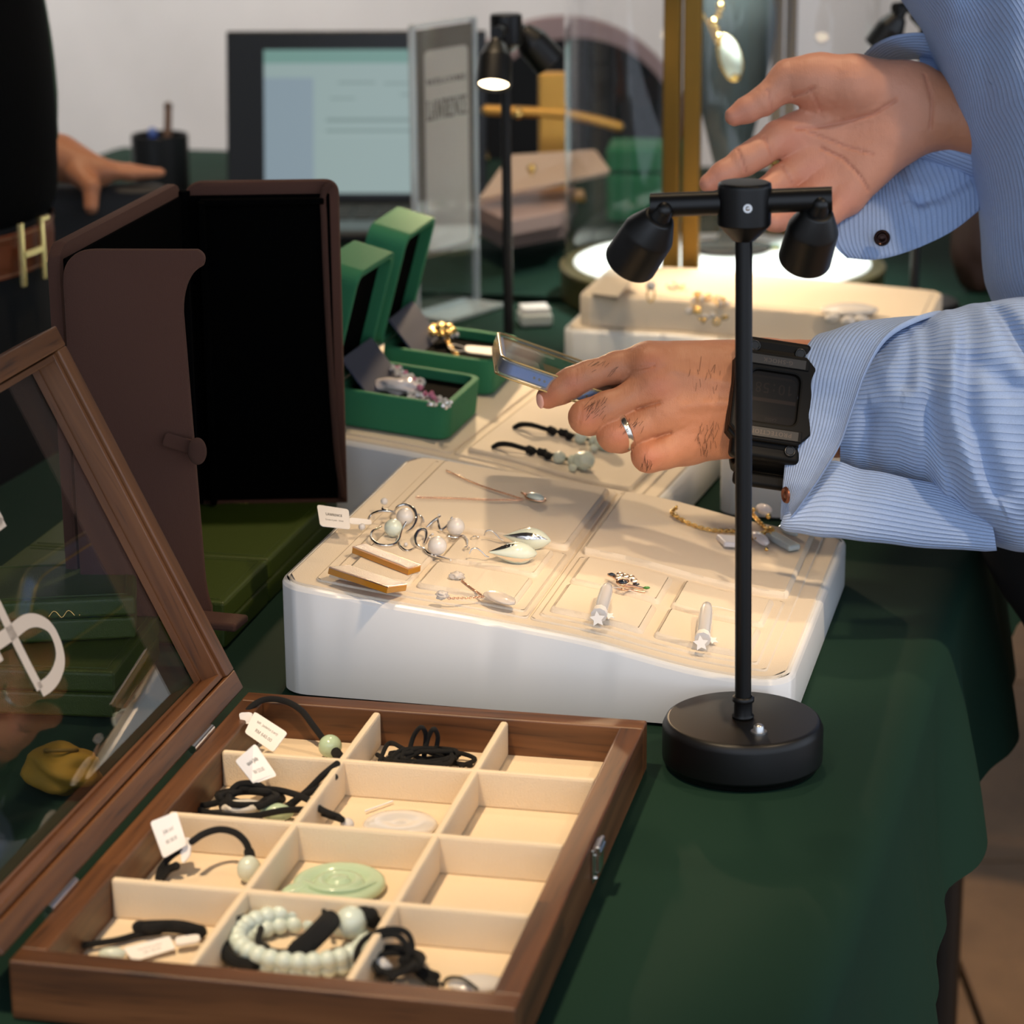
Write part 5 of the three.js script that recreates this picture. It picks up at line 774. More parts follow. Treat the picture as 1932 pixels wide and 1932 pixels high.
{
  const bedAt = (k) => (x, y, z = 0) => at(x, y, BOXES[k] + z); let b = bedAt(0);
  const t = thing('brooch', 'pink and white crystal brooch lying in the front green ring box', 'brooch', b(785, 745));
  const P0 = b(750, 728, 0.006), rock = stoneBlob(0.017, 0.006, 0.007, 3, 0.4).rotateY(-0.35).translate(P0.x, P0.y, P0.z); part(t, 'white_stone', rock, phy(new THREE.Color().setRGB(0.78, 0.70, 0.68), 0.15, { clearcoat: 0.7 }), true);
  const cr = (n, f, r0) => Array.from({ length: n }, (_, i) => { const [x, y, z] = f(i / n); const p = b(x, y, z); return new THREE.IcosahedronGeometry(r0 * (0.7 + rnd() * 0.6), 0).rotateX(rnd() * 3).rotateY(rnd() * 3).translate(p.x, p.y, p.z); });
  const cry = phy(0xffffff, 0.02, { metalness: 0.5, clearcoat: 1 }), pink = phy(0xd98aa8, 0.05, { metalness: 0.3, clearcoat: 1 });
  part(t, 'crystals', cr(46, (u) => [lerp(738, 800, u) + (rnd() - 0.5) * 14, 696 + 30 * u + (rnd() - 0.5) * 14, 0.010 - 0.004 * u], 0.0017), cry, true); part(t, 'crystals', cr(70, (u) => [lerp(770, 848, u) + (rnd() - 0.5) * 10, lerp(742, 764, u) + (rnd() - 0.5) * 18, 0.003], 0.0016), cry, true);
  part(t, 'pink_crystals', cr(26, (u) => [lerp(745, 830, u) + (rnd() - 0.5) * 14, lerp(695, 758, u) + (rnd() - 0.5) * 12, 0.009 - 0.005 * u], 0.0019), pink, true);
  part(t, 'mount', tube([b(742, 745, 0.002), b(775, 758, 0.002), b(815, 765, 0.002)], 0.0012, 20, 8), MAT.silver, true);
  b = bedAt(1); const t2 = thing('flower_brooch', 'gold flower brooch on a short chain lying in the rear green ring box', 'brooch', b(840, 640));
  const pet = []; for (let i = 0; i < 8; i++) { const a = i / 8 * Math.PI * 2, p = b(832 + 20 * Math.cos(a), 622 + 9 * Math.sin(a), 0.009); pet.push(stoneBlob(0.0036, 0.0022, 0.0036, i, 0.2).translate(p.x, p.y, p.z)); } part(t2, 'petals', pet, MAT.gold, true);
  part(t2, 'centre', ball(0.004, 16).translate(...b(832, 621, 0.011).toArray()), MAT.gold, true);
  for (const [x, y] of [[818, 630], [838, 636], [852, 634], [862, 632]]) part(t2, 'pearl', ball(0.002, 12).translate(...b(x, y, 0.005).toArray()), MAT.jadeWhite, true);
  part(t2, 'chain', chainLinks([b(842, 640, 0.004), b(850, 655, 0.003), b(862, 672, 0.003)], 0.003, 0.0016, 0.0006), MAT.gold, true);
  const tg = thing('price_tag', 'blank cream tag lying across the rear green ring box', 'price tag', b(905, 662)); part(tg, 'card', card([b(878, 652, 0.006), b(938, 657, 0.007), b(938, 672, 0.007), b(878, 665, 0.006)], 0, 0.0005, 0.25), MAT.paper, true); part(tg, 'loop', tube([b(878, 656, 0.006), b(855, 650, 0.006), b(848, 654, 0.005), b(862, 662, 0.005), b(878, 661, 0.006)], 0.0005, 30, 6), MAT.paper, true);
}
{ // pieces on the back right tray
  const o = rstack.o, ht = rstack.ht, rt = (x, y, z = 0) => { let h = 0.06, p; for (let i = 0; i < 10; i++) { p = at(x, y, h + z); const s = p.clone().sub(o).dot(mR) - 0.012; h = 0.0378 + ht(clamp(s, 0, 0.3)) + 0.001; } return p; };
  const c = thing('jewellery_card', 'folded cream card standing on the back right tray', 'card', rt(1150, 560)); part(c, 'card', card([rt(1140, 522, 0.003), rt(1196, 528, 0.010), rt(1165, 562, 0.006), rt(1116, 556, 0.001)], 0, 0.0012, 0.05), MAT.creamPad, true); part(c, 'card_back', card([rt(1116, 557, 0.0004), rt(1165, 566, 0.0004), rt(1196, 537, 0.0004), rt(1140, 532, 0.0004)], 0, 0.0008, 0.05), MAT.creamPad, true);
  const r = thing('pearl_ring', 'gold ring with a white pearl standing on the back right tray', 'ring', rt(1228, 572)); const p = rt(1228, 562, 0.004); part(r, 'band', new THREE.TorusGeometry(0.0065, 0.0009, 10, 28).scale(0.6, 1, 1).rotateY(0.6).translate(p.x, p.y + 0.003, p.z), MAT.gold, true); part(r, 'pearl', ball(0.0042, 16).translate(p.x, p.y + 0.0105, p.z), MAT.jadeWhite, true);
  const clus = (lab, x, y, n, w, m) => { const t = thing('gold_earring', lab, 'earring', rt(x, y), 0, 'gold pieces on the back right tray'); part(t, 'gold_loops', Array.from({ length: n }, (_, i) => { const q = rt(x + (rnd() - 0.5) * w, y + (rnd() - 0.5) * w * 0.35, 0.002); return new THREE.TorusGeometry(0.0026, 0.0009, 8, 16).rotateX(rnd() * 2).rotateY(rnd() * 3).translate(q.x, q.y, q.z); }), MAT.gold, true); part(t, 'pearl', Array.from({ length: 3 }, () => { const q = rt(x + (rnd() - 0.5) * w, y + (rnd() - 0.5) * w * 0.35, 0.003); return ball(0.0024, 10).translate(q.x, q.y, q.z); }), m, true); };
  clus('small dark gold earring at the back of the right tray', 1275, 538, 4, 26, MAT.jadePale); clus('gold and pearl earring in the middle of the back right tray', 1325, 560, 6, 34, MAT.jadeWhite); clus('gold and pearl earring against the lamp pole on the back right tray', 1365, 568, 6, 30, MAT.jadeWhite); clus('pale gold earring at the front of the back right tray', 1345, 600, 5, 46, MAT.jadeWhite); clus('thin gold earring at the front left of the back right tray', 1305, 585, 4, 24, MAT.jadeWhite);
  const d = rt(1602, 585, 0.004); const dt = thing('jade_disc', 'pale oval stone disc at the right end of the back tray', 'stone disc', d); part(dt, 'disc', stoneBlob(0.024, 0.005, 0.016, 4, 0.05), MAT.jadeWhite); part(dt, 'small_stones', [[1570, 600], [1600, 606], [1625, 604]].map(([x, y], i) => stoneBlob(0.006, 0.004, 0.004, i, 0.3).translate(...rt(x, y, 0.003).sub(d).toArray())), MAT.jadeWhite);
}
// ---------------------------------------------------------------- contents of the walnut case
const CF = 0.0085, cf = (x, y, z = 0) => at(x, y, CF + z), CR = 0.0017;
const cord = (pts, r = CR, n) => tube(pts.map(([x, y, z = 0.002]) => cf(x, y, z)), r, n || pts.length * 10, 8);
function tangle(cx, cy, w, h, n, hz, r = CR) { const out = []; for (let i = 0; i < n; i++) { const a = rnd() * 6.28, pts = []; for (let k = 0; k < 6; k++) { const t = a + k * 1.15 + rnd() * 0.5, q = 0.55 + rnd() * 0.45; pts.push([cx + Math.cos(t) * w * q * 0.5, cy + Math.sin(t) * h * q * 0.5, 0.002 + rnd() * hz]); } out.push(cord(pts, r, 40)); } return out; }
function caseTag(label, c, lines, barrel) {
  const P = c.map(([x, y, z]) => cf(x, y, z)), t = thing('price_tag', label, 'price tag', P[2].clone());
  part(t, 'card', card(P, 0, 0.0004, 0.1), paperMat(cardTex(lines)), true);
  if (barrel) part(t, 'barrel', card(barrel.map(([x, y, z]) => cf(x, y, z)), 0, 0.0012, 0.3), MAT.paper, true);
}
{
  const t = thing('cord_bracelet', 'black cord bracelet arching over its green jade bead, back left compartment', 'bracelet', cf(560, 1410));
  part(t, 'cord', [cord([[608, 1392, 0.008], [590, 1368, 0.013], [568, 1340, 0.019], [535, 1322, 0.022], [500, 1320, 0.022], [474, 1334, 0.02], [458, 1360, 0.014], [455, 1395, 0.004], [462, 1412, 0.002]]), cord([[446, 1352, 0.014], [448, 1375, 0.009], [456, 1405, 0.002]])], MAT.blackCord, true);
  const b = cf(623, 1408, 0.0062); part(t, 'jade_bead', ball(0.0062, 32).translate(b.x, b.y, b.z), MAT.jade, true);
  part(t, 'end_knot', [cord([[634, 1420, 0.005], [643, 1432, 0.004]], 0.0028, 8), cord([[643, 1434, 0.004], [635, 1446, 0.016]], 0.0014, 8)], MAT.blackCord, true);
  caseTag('tilted white price tag reading RM 640.00 in the back left compartment', [[481, 1343, 0.024], [543, 1383, 0.020], [516, 1420, 0.012], [462, 1383, 0.016]], [['MF. Jadeite (cert)', '22px sans-serif', 50], ['RM 640.00', '30px sans-serif', 104]], [[452, 1345, 0.022], [478, 1344, 0.023], [476, 1366, 0.018], [456, 1366, 0.017]]);
}
{
  const t = thing('cord_necklace', 'tangled black cord with two upright loops, back middle compartment', 'necklace', cf(805, 1430));
  part(t, 'cord', [...tangle(800, 1428, 150, 34, 7, 0.006, 0.0012), cord([[770, 1428], [780, 1390, 0.012], [795, 1372, 0.019], [803, 1385, 0.014], [800, 1425]], 0.00125), cord([[800, 1428], [808, 1392, 0.012], [818, 1375, 0.018], [826, 1390, 0.012], [820, 1428]], 0.00125), cord([[716, 1436], [735, 1402, 0.006], [760, 1412, 0.006], [800, 1432], [860, 1420, 0.004], [896, 1432], [870, 1446]], 0.00125), cord([[712, 1424], [745, 1440], [800, 1418, 0.006], [850, 1438], [888, 1444]], 0.00125)], MAT.blackCord, true);
}
{
  const t = thing('cord_necklace', 'knotted black cord with a pale carved stone, second compartment on the left', 'necklace', cf(490, 1520));
  part(t, 'cord', [...tangle(470, 1505, 130, 40, 6, 0.008), cord([[636, 1441, 0.019], [610, 1462, 0.016], [580, 1492, 0.010], [548, 1520, 0.005]]), cord([[632, 1466, 0.016], [600, 1488, 0.012], [560, 1508, 0.008], [540, 1522]]), cord([[365, 1525], [400, 1535], [470, 1540, 0.006], [545, 1528, 0.01], [590, 1530, 0.008], [645, 1546, 0.008]]), cord([[455, 1488, 0.008], [520, 1490, 0.008], [580, 1508, 0.01], [610, 1530, 0.012], [640, 1542, 0.008]]), cord([[368, 1523], [420, 1510, 0.005], [450, 1480, 0.01], [490, 1482, 0.010], [510, 1505]])], MAT.blackCord, true);
  const a = cf(458, 1522, 0.0055); part(t, 'pale_stone', stoneBlob(0.0105, 0.0035, 0.0055, 2, 0.15).rotateY(0.1).translate(a.x, a.y, a.z), phy(new THREE.Color().setRGB(0.62, 0.58, 0.5), 0.25, { clearcoat: 0.5 }), true);
  const b = cf(522, 1533, 0.0045); part(t, 'green_stone', stoneBlob(0.0085, 0.0045, 0.005, 6, 0.1).translate(b.x, b.y, b.z), MAT.jade, true);
  caseTag('white price tag leaning on the divider of the second left compartment', [[443, 1436, 0.023], [481, 1403, 0.027], [522, 1464, 0.014], [478, 1480, 0.011]], [['Mala Jade', 'bold 26px sans-serif', 60], ['RM 520.00', '24px sans-serif', 110]]);
}
{
  const t = thing('stone_disc_pendant', 'milky white round stone pendant with a bead, second compartment in the middle', 'pendant', cf(755, 1558));
  const g = lathe([[0.0001, 0.0034], [0.003, 0.0026], [0.006, 0.0032], [0.011, 0.0038], [0.0150, 0.003], [0.0165, 0.0012], [0.0160, 0]], 48).scale(1.12, 1, 0.95), c = cf(755, 1560, 0); part(t, 'stone_disc', g.translate(c.x, c.y, c.z), MAT.jadeWhite, true);
  const b = cf(655, 1556, 0.004); part(t, 'bead', ball(0.0035, 16).translate(b.x, b.y, b.z), MAT.jadeWhite, true);
  part(t, 'white_thread', tube([cf(690, 1530, 0.001), cf(740, 1512, 0.001)], 0.0006, 8, 6), MAT.paper, true);
}
{
  const t = thing('cord_bracelet', 'black cord bracelet with one jade bead, third compartment on the left', 'bracelet', cf(420, 1630));
  part(t, 'cord', [cord([[472, 1614, 0.008], [464, 1590, 0.013], [445, 1572, 0.017], [415, 1565, 0.018], [385, 1573, 0.018], [362, 1588, 0.018]]), cord([[340, 1603, 0.012], [320, 1618, 0.008], [303, 1640, 0.004], [298, 1664, 0.002]]), cord([[332, 1634, 0.006], [318, 1640, 0.004], [303, 1658, 0.002]], 0.0021)], MAT.blackCord, true);
  const b = cf(470, 1640, 0.0062); part(t, 'jade_bead', ball(0.0060, 32).scale(0.95, 1.08, 0.95).translate(b.x, b.y, b.z), MAT.jadePale, true);
  part(t, 'end_cap', cord([[470, 1608, 0.009], [472, 1616, 0.008]], 0.0026, 6), MAT.blackCord, true);
  caseTag('upright white price tag in the third left compartment', [[283, 1551, 0.025], [333, 1531, 0.028], [353, 1594, 0.015], [308, 1620, 0.010]], [['Jade cord', '24px sans-serif', 60], ['RM 380.00', '24px sans-serif', 105]], [[340, 1583, 0.016], [362, 1580, 0.017], [360, 1616, 0.009], [344, 1632, 0.006]]);
}
{
  const t = thing('carved_disc', 'round green jade disc carved in rings, third compartment in the middle', 'jade disc', cf(640, 1678));
  const tr = (pts) => lathe(pts, 64);
  part(t, 'disc', tr([[0.0001, 0.0005], [0.0205, 0.0005], [0.0217, 0.002], [0.0212, 0.0042], [0.0195, 0.0052], [0.0150, 0.0048], [0.0128, 0.0030], [0.0118, 0.0030], [0.0108, 0.0052], [0.0080, 0.0058], [0.0066, 0.0040], [0.0056, 0.0040], [0.0046, 0.0058], [0.0030, 0.0064], [0.0001, 0.0066]]).scale(1, 1, 0.96), MAT.jade);
  part(t, 'carved_tail', stoneBlob(0.009, 0.003, 0.005, 3, 0.2).rotateY(0.5).translate(-0.0175, 0.003, 0.006), MAT.jade);
  part(t, 'carved_ridge', tube([V(-0.016, 0.005, 0.004), V(-0.006, 0.0055, 0.0125), V(0.007, 0.0055, 0.0125), V(0.0165, 0.005, 0.004)], 0.0014, 40, 8), MAT.jade);
}
{
  const t = thing('cord_bracelet', 'straight knotted black cord bracelet, front left compartment', 'bracelet', cf(260, 1770));
  part(t, 'cord', [cord([[125, 1790, 0.004], [160, 1783, 0.003], [220, 1774], [262, 1763], [300, 1758]], 0.0016), cord([[262, 1750, 0.004], [300, 1748, 0.005], [340, 1749, 0.005], [378, 1758, 0.004]], 0.0032), cord([[258, 1748, 0.003], [290, 1752, 0.006], [320, 1744, 0.006], [350, 1752, 0.006], [382, 1760, 0.003]], 0.0022)], MAT.blackCord, true);
  const b = cf(212, 1800, 0.003); part(t, 'jade_bead', stoneBlob(0.006, 0.003, 0.003, 3, 0.1).translate(b.x, b.y, b.z), MAT.jadePale, true);
  caseTag('white price tag lying flat in the front left compartment', [[232, 1790, 0.003], [320, 1767, 0.004], [331, 1791, 0.002], [252, 1815, 0.001]], [['Cord bracelet', '22px sans-serif', 60], ['RM 180.00', '22px sans-serif', 105]], [[330, 1772, 0.004], [376, 1766, 0.004], [378, 1780, 0.003], [332, 1787, 0.003]]);
}
{
  const t = thing('bead_bracelet', 'pale jade bead bracelet with black knots, front middle compartment', 'bracelet', cf(570, 1780));
  const pts = []; const ell = (a, rx, ry, cx, cy) => [cx + rx * Math.cos(a), cy + ry * Math.sin(a)];
  const one = (x, y, z, r) => { const p = cf(x, y, z); return part(t, 'jade_bead', ball(r, 18).translate(p.x, p.y, p.z), MAT.beadJade, true); };
  MAT.beadJade = phy(new THREE.Color().setRGB(0.60, 0.68, 0.60), 0.3, { clearcoat: 0.4 });
  for (let i = 0; i < 25; i++) { const a = 0.1 + i / 25 * 5.72 + 0.15; const [x, y] = ell(a, 122, 47, 570, 1768); if (a > 5.2 && a < 5.75) continue; one(x, y, 0.0085, 0.0043); }
  for (let i = 0; i < 24; i++) { const a = 0.2 + i / 24 * 6.1; const [x, y] = ell(a, 118, 44, 578, 1786); one(x, y, 0.0042, 0.0041); }
  one(662, 1740, 0.011, 0.0072);
  part(t, 'black_knot', [cord([[672, 1712, 0.013], [690, 1722, 0.013], [705, 1738, 0.010]], 0.0036), cord([[676, 1722, 0.012], [700, 1726, 0.014]], 0.0034)], MAT.blackCord, true);
  part(t, 'black_slider', [cord([[622, 1738, 0.015], [605, 1756, 0.015], [585, 1776, 0.013], [562, 1794, 0.010]], 0.0048), cord([[610, 1712, 0.012], [614, 1732, 0.013]], 0.0012), cord([[560, 1795, 0.010], [520, 1796, 0.008], [490, 1780, 0.008], [492, 1752, 0.008]], 0.0016)], MAT.blackCord, true);
  part(t, 'black_band', [0, 1, 2, 3].map((k) => cord([[452 - k * 4, 1730 + k, 0.010 + k * 0.001], [430 - k * 3, 1752, 0.010], [420 - k, 1785, 0.008 - k * 0.001], [440, 1812, 0.006], [480, 1822, 0.005]], 0.0026)), MAT.blackCord, true);
}
{
  const t = thing('cord_necklace', 'bundled thin black cord in loops, front right compartment', 'necklace', cf(750, 1820));
  part(t, 'cord', [...tangle(742, 1815, 110, 62, 9, 0.010, 0.0013), cord([[690, 1845, 0.003], [672, 1810, 0.009], [685, 1775, 0.015], [725, 1755, 0.019], [765, 1758, 0.018], [778, 1785, 0.012], [765, 1830, 0.005]], 0.0014), cord([[705, 1845, 0.003], [695, 1800, 0.011], [712, 1770, 0.016], [750, 1765, 0.017], [772, 1800, 0.01], [740, 1848]], 0.0014), cord([[760, 1812, 0.008], [785, 1828, 0.004], [822, 1842, 0.003]], 0.0022), cord([[790, 1834, 0.004], [810, 1850], [822, 1858]], 0.002)], MAT.blackCord, true);
  const b = cf(712, 1822, 0.006); part(t, 'pale_stone', stoneBlob(0.006, 0.004, 0.005, 8, 0.2).translate(b.x, b.y, b.z), MAT.jadeWhite, true);
  const d = thing('stone_pendant', 'milky white oval pendant on a thin dark cord, front right corner compartment', 'pendant', cf(900, 1852)); const c = cf(900, 1856, 0.003); part(d, 'stone', stoneBlob(0.0125, 0.0032, 0.007, 2, 0.06).translate(c.x, c.y, c.z), MAT.jadeWhite, true); part(d, 'cord', cord([[835, 1860, 0.001], [845, 1846, 0.006], [870, 1846, 0.008], [900, 1866, 0.006]], 0.0008), MAT.blackCord, true);
}
// emblem printed on the pane
{ const { lid, bowl } = lidPrint; lid.updateWorldMatrix(true, false); const inv = lid.matrixWorld.clone().invert();
  const o0 = V(0, -0.0172, 0).applyMatrix4(lid.matrixWorld), n = V(0, 1, 0).transformDirection(lid.matrixWorld);
  const L = (x, y) => { const d = ray(x, y), t = o0.clone().sub(EYE).dot(n) / d.dot(n); const p = EYE.clone().addScaledVector(d, t).applyMatrix4(inv); return [p.x, -p.z]; };
  const st = (pts, r) => bowl(pts.map(([x, y]) => L(x, y)), r);
  for (const g of [st([[-14, 1120], [20, 1190], [55, 1260], [76, 1300]], 0.0036), st([[76, 1302], [95, 1288], [108, 1268], [114, 1240], [108, 1210], [95, 1185], [75, 1172], [52, 1172], [20, 1195], [-14, 1218]], 0.0036), st([[0, 1232], [-20, 1246]], 0.0036), st([[-12, 968], [4, 988]], 0.0024), st([[-8, 996], [8, 984]], 0.0024), st([[-8, 978], [2, 970]], 0.0024)]) part(lid, 'printed_stroke', g, MAT.print); }
// ---------------------------------------------------------------- further back: lamp, sign, laptop, mirror, showcase, seller
{
  const bB = at(960, 682), t = thing('desk_lamp', 'black table lamp with its front spot lit, standing behind the green ring boxes', 'lamp', bB);
  part(t, 'base', lathe([[0.0001, 0], [0.032, 0], [0.033, 0.002], [0.033, 0.007], [0.031, 0.009], [0.0001, 0.0095]], 56), MAT.lampBlack);
  part(t, 'pole', between(V(0, 0.009, 0), V(-0.001, 0.28, 0), 0.0043, 0.0043, 20), MAT.lampBlack);
  part(t, 'hub', lathe([[0.0001, 0.301], [0.0125, 0.301], [0.0136, 0.2995], [0.0136, 0.277], [0.0120, 0.275], [0.0060, 0.269], [0.0001, 0.268]], 40), MAT.lampBlack);
  const hc = V(0, 0.289, 0), bd = V(-0.22, 0, 0.97).normalize(), b2 = V(0.55, 0, -0.8).normalize();
  part(t, 'cross_bar', between(hc.clone().addScaledVector(bd, -0.03), hc.clone().addScaledVector(bd, 0.036), 0.0052, 0.0052, 20), MAT.lampBlack);
  const a = hc.clone().addScaledVector(bd, 0.034).add(V(-0.001, -0.011, 0)), dA = V(-0.06, -0.86, 0.50).normalize(); lampHead(t, a, dA, 0, 1.12);
  const b = hc.clone().add(V(0.014, -0.006, -0.028)), dB = V(0.62, -0.72, -0.1).normalize(); lampHead(t, b, dB, 0, 1.12);
  spot(bB.clone().add(a).addScaledVector(dA, 0.037), bB.clone().add(a).add(V(0.0, -0.23, 0.33)), 0.55, 0.62, WARM, 0.35, 0.9);
  spot(bB.clone().add(b).addScaledVector(dB, 0.037), bB.clone().add(b).add(V(0.25, -0.22, 0.02)), 0.55, 0.6, WARM, 0.35, 0.9);
  const c3 = at(1722, 618), t3 = makeLamp('black table lamp at the far right, mostly hidden behind the raised hand', c3);
  part(t3, 'pole', between(V(0, 0.03, 0), V(0, 0.282, 0), 0.0043, 0.0043, 20), MAT.lampBlack); part(t3, 'hub', lathe([[0.0001, 0.305], [0.0125, 0.305], [0.0136, 0.3035], [0.0136, 0.282], [0.006, 0.274], [0.0001, 0.273]], 40), MAT.lampBlack);
  part(t3, 'cross_bar', between(V(-0.03, 0.293, 0.02), V(0.03, 0.293, -0.02), 0.0052, 0.0052, 20), MAT.lampBlack); lampHead(t3, V(-0.026, 0.285, 0.018), V(-0.5, -0.8, -0.2), 0, 1.0); lampHead(t3, V(0.028, 0.285, -0.02), V(0.1, -0.9, 0.2), 0, 1.0);
}
{ // clear sign holder with a printed sheet
  const a = at(787, 606), b = at(899, 572); const X = b.clone().sub(a), w = X.length(); X.normalize(); const n = X.clone().cross(V(0, 1, 0)).normalize(); const t = thing('sign_holder', 'tall clear acrylic sign holder with a printed sheet headed LAWRENCE', 'sign', a.clone().lerp(b, 0.5).setY(TY));
  const hgt = 0.272, m = M4(a.clone().lerp(b, 0.5).setY(TY + hgt / 2 + 0.002), X, V(0, 1, 0), n);
  const clear = phy(0xffffff, 0.03, { transmission: 1, thickness: 0, ior: 1.3 }), pane = (z) => box(w, hgt, 0.0016, 0, 0, z, 0.0005).applyMatrix4(m);
  part(t, 'front_pane', pane(0.003), clear, true); part(t, 'back_pane', pane(-0.003), clear, true);
  part(t, 'clear_edge', [box(0.003, hgt, 0.0076, -w / 2, 0, 0, 0.001).applyMatrix4(m), box(0.003, hgt, 0.0076, w / 2, 0, 0, 0.001).applyMatrix4(m), box(w, 0.003, 0.0076, 0, hgt / 2, 0, 0.001).applyMatrix4(m)], phy(0xe8ecec, 0.15, { transmission: 0.55, thickness: 0.003 }), true);
  const sheetT = canvasTex(256, 1024, (x, W, Hh) => { x.fillStyle = '#6a6158'; x.fillRect(0, 0, W, Hh); x.fillStyle = '#b9b0a5'; x.beginPath(); x.roundRect(34, 96, 200, 900, 24); x.fill(); x.fillStyle = '#15130f'; x.textAlign = 'center'; x.save(); x.translate(134, 250); x.font = 'bold 34px serif'; x.fillText('WELCOME', 0, 0); x.font = 'bold 50px serif'; x.scale(0.62, 2.4); x.fillText('LAWRENCE', 0, 66); x.restore(); });
  const sh = 0.212; part(t, 'printed_sheet', box(w - 0.008, sh, 0.0006, 0, hgt / 2 - sh / 2 - 0.004, 0.0012).applyMatrix4(m), std(0x7d746a, 0.7), true);
  part(t, 'print', new THREE.PlaneGeometry(w - 0.008, sh).translate(0, hgt / 2 - sh / 2 - 0.004, 0.0017).applyMatrix4(m), std(0xffffff, 0.7, 0, { map: sheetT }), true);
  part(t, 'clear_foot', box(w * 0.95, 0.004, 0.05, 0, -hgt / 2 + 0.001, 0.012, 0.001).applyMatrix4(m), phy(0xdfe6e2, 0.1, { transmission: 0.7, thickness: 0.004 }), true);
}
{ // laptop
  const fl = at(452, 441, 0.012), fr = at(800, 441, 0.012), X = fr.clone().sub(fl).normalize(), w = 0.272, Yv = V(X.z, 0, -X.x); fl.addScaledVector(X, -0.02);
  const t = thing('laptop', 'open black laptop showing a pale green page, on the far table', 'laptop', fl.clone().addScaledVector(X, w / 2).setY(TY)); const turn = Math.atan2(-X.z, X.x);
  t.rotation.y = turn; t.updateMatrixWorld(true); const d = 0.20;
  part(t, 'base', box(w, 0.011, d, 0, 0.0075, -d / 2, 0.003), std(0x151414, 0.5)); for (let r = 0; r < 5; r++) part(t, 'key_row', Array.from({ length: 13 }, (_, i) => box(0.020, 0.0018, 0.015, -w / 2 + 0.027 + i * 0.0235, 0.0138, -0.088 - r * 0.0185, 0.001)), std(0x242222, 0.6));
  part(t, 'touchpad', box(0.10, 0.0008, 0.06, 0, 0.0134, -0.042, 0.0003), std(0x1d1c1c, 0.3));
  const lid = new THREE.Group(); lid.name = 'screen_lid'; t.add(lid); lid.position.set(0, 0.013, -d + 0.002); lid.rotation.x = -0.20; const hh = 0.197;
  part(lid, 'lid_shell', box(w + 0.03, hh, 0.006, -0.008, hh / 2, -0.003, 0.003), std(0x0b0b0b, 0.35));
  const pg = canvasTex(512, 360, (x, W, Hh) => { x.fillStyle = '#a3b8b6'; x.fillRect(0, 0, W, Hh); x.fillStyle = '#7ba39a'; x.fillRect(0, 0, W, 34); x.fillStyle = '#94a7b2'; x.fillRect(0, 70, 120, Hh); x.fillStyle = '#869b98'; for (const [a, b, c, e] of [[180, 80, 90, 5], [290, 82, 60, 5], [150, 172, 300, 8], [150, 200, 220, 6], [330, 110, 30, 5], [160, 120, 60, 4]]) x.fillRect(a, b, c, e); x.fillStyle = '#b1c4c1'; x.fillRect(130, 215, 380, 2); });
  part(lid, 'display', box(w - 0.024, hh - 0.030, 0.001, 0.008, hh / 2 - 0.006, 0.0004), std(0x222222, 0.3, 0, {})); part(lid, 'screen', new THREE.PlaneGeometry(w - 0.026, hh - 0.032).translate(0.008, hh / 2 - 0.006, 0.0011), std(0x202020, 0.3, 0, { emissiveMap: pg, emissive: 0xffffff, emissiveIntensity: 0.72 }));
  const sc = new THREE.RectAreaLight(new THREE.Color().setRGB(0.62, 0.8, 0.78), 0.25, w - 0.03, hh - 0.05); lid.add(sc); sc.position.set(0.004, hh / 2 + 0.004, 0.004); sc.rotation.y = Math.PI;
}
{ // pen cup
  const c = atd(301, 255, 2.95), h = c.y - TY, r = px(54, 2.95), t = thing('pen_cup', 'round black pen cup on the far table beside the laptop', 'cup', c.clone().setY(TY));
  part(t, 'cup', lathe([[0.0001, 0.001], [r * 0.94, 0.001], [r * 0.96, 0.004], [r, h], [r - 0.003, h], [r - 0.004, 0.006], [0.0001, 0.006]], 40), MAT.black); part(t, 'rim', new THREE.TorusGeometry(r - 0.0015, 0.0016, 8, 40).rotateX(Math.PI / 2).translate(0, h, 0), MAT.black);
  const p1 = thing('pen', 'brown wooden pen sticking out of the black cup', 'pen', c.clone().setY(TY + 0.008)); part(p1, 'barrel', between(V(0.004, 0, 0), V(0.012, h + 0.024, 0.004), 0.0045, 0.0045), std(0x8a6a55, 0.5)); part(p1, 'cap', ball(0.0052, 12, 0.012, h + 0.026, 0.004), std(0x6d5546, 0.5));
  const p2 = thing('pen', 'blue pen leaning on the front rim of the black cup', 'pen', c.clone().setY(TY + 0.008)); part(p2, 'barrel', between(V(0, 0, 0.01), V(-0.004, h + 0.0, r * 0.86), 0.005, 0.005), std(0x3a58b0, 0.4)); part(p2, 'cap', ball(0.0055, 12, -0.004, h, r * 0.86), std(0x6c86cc, 0.4));
}
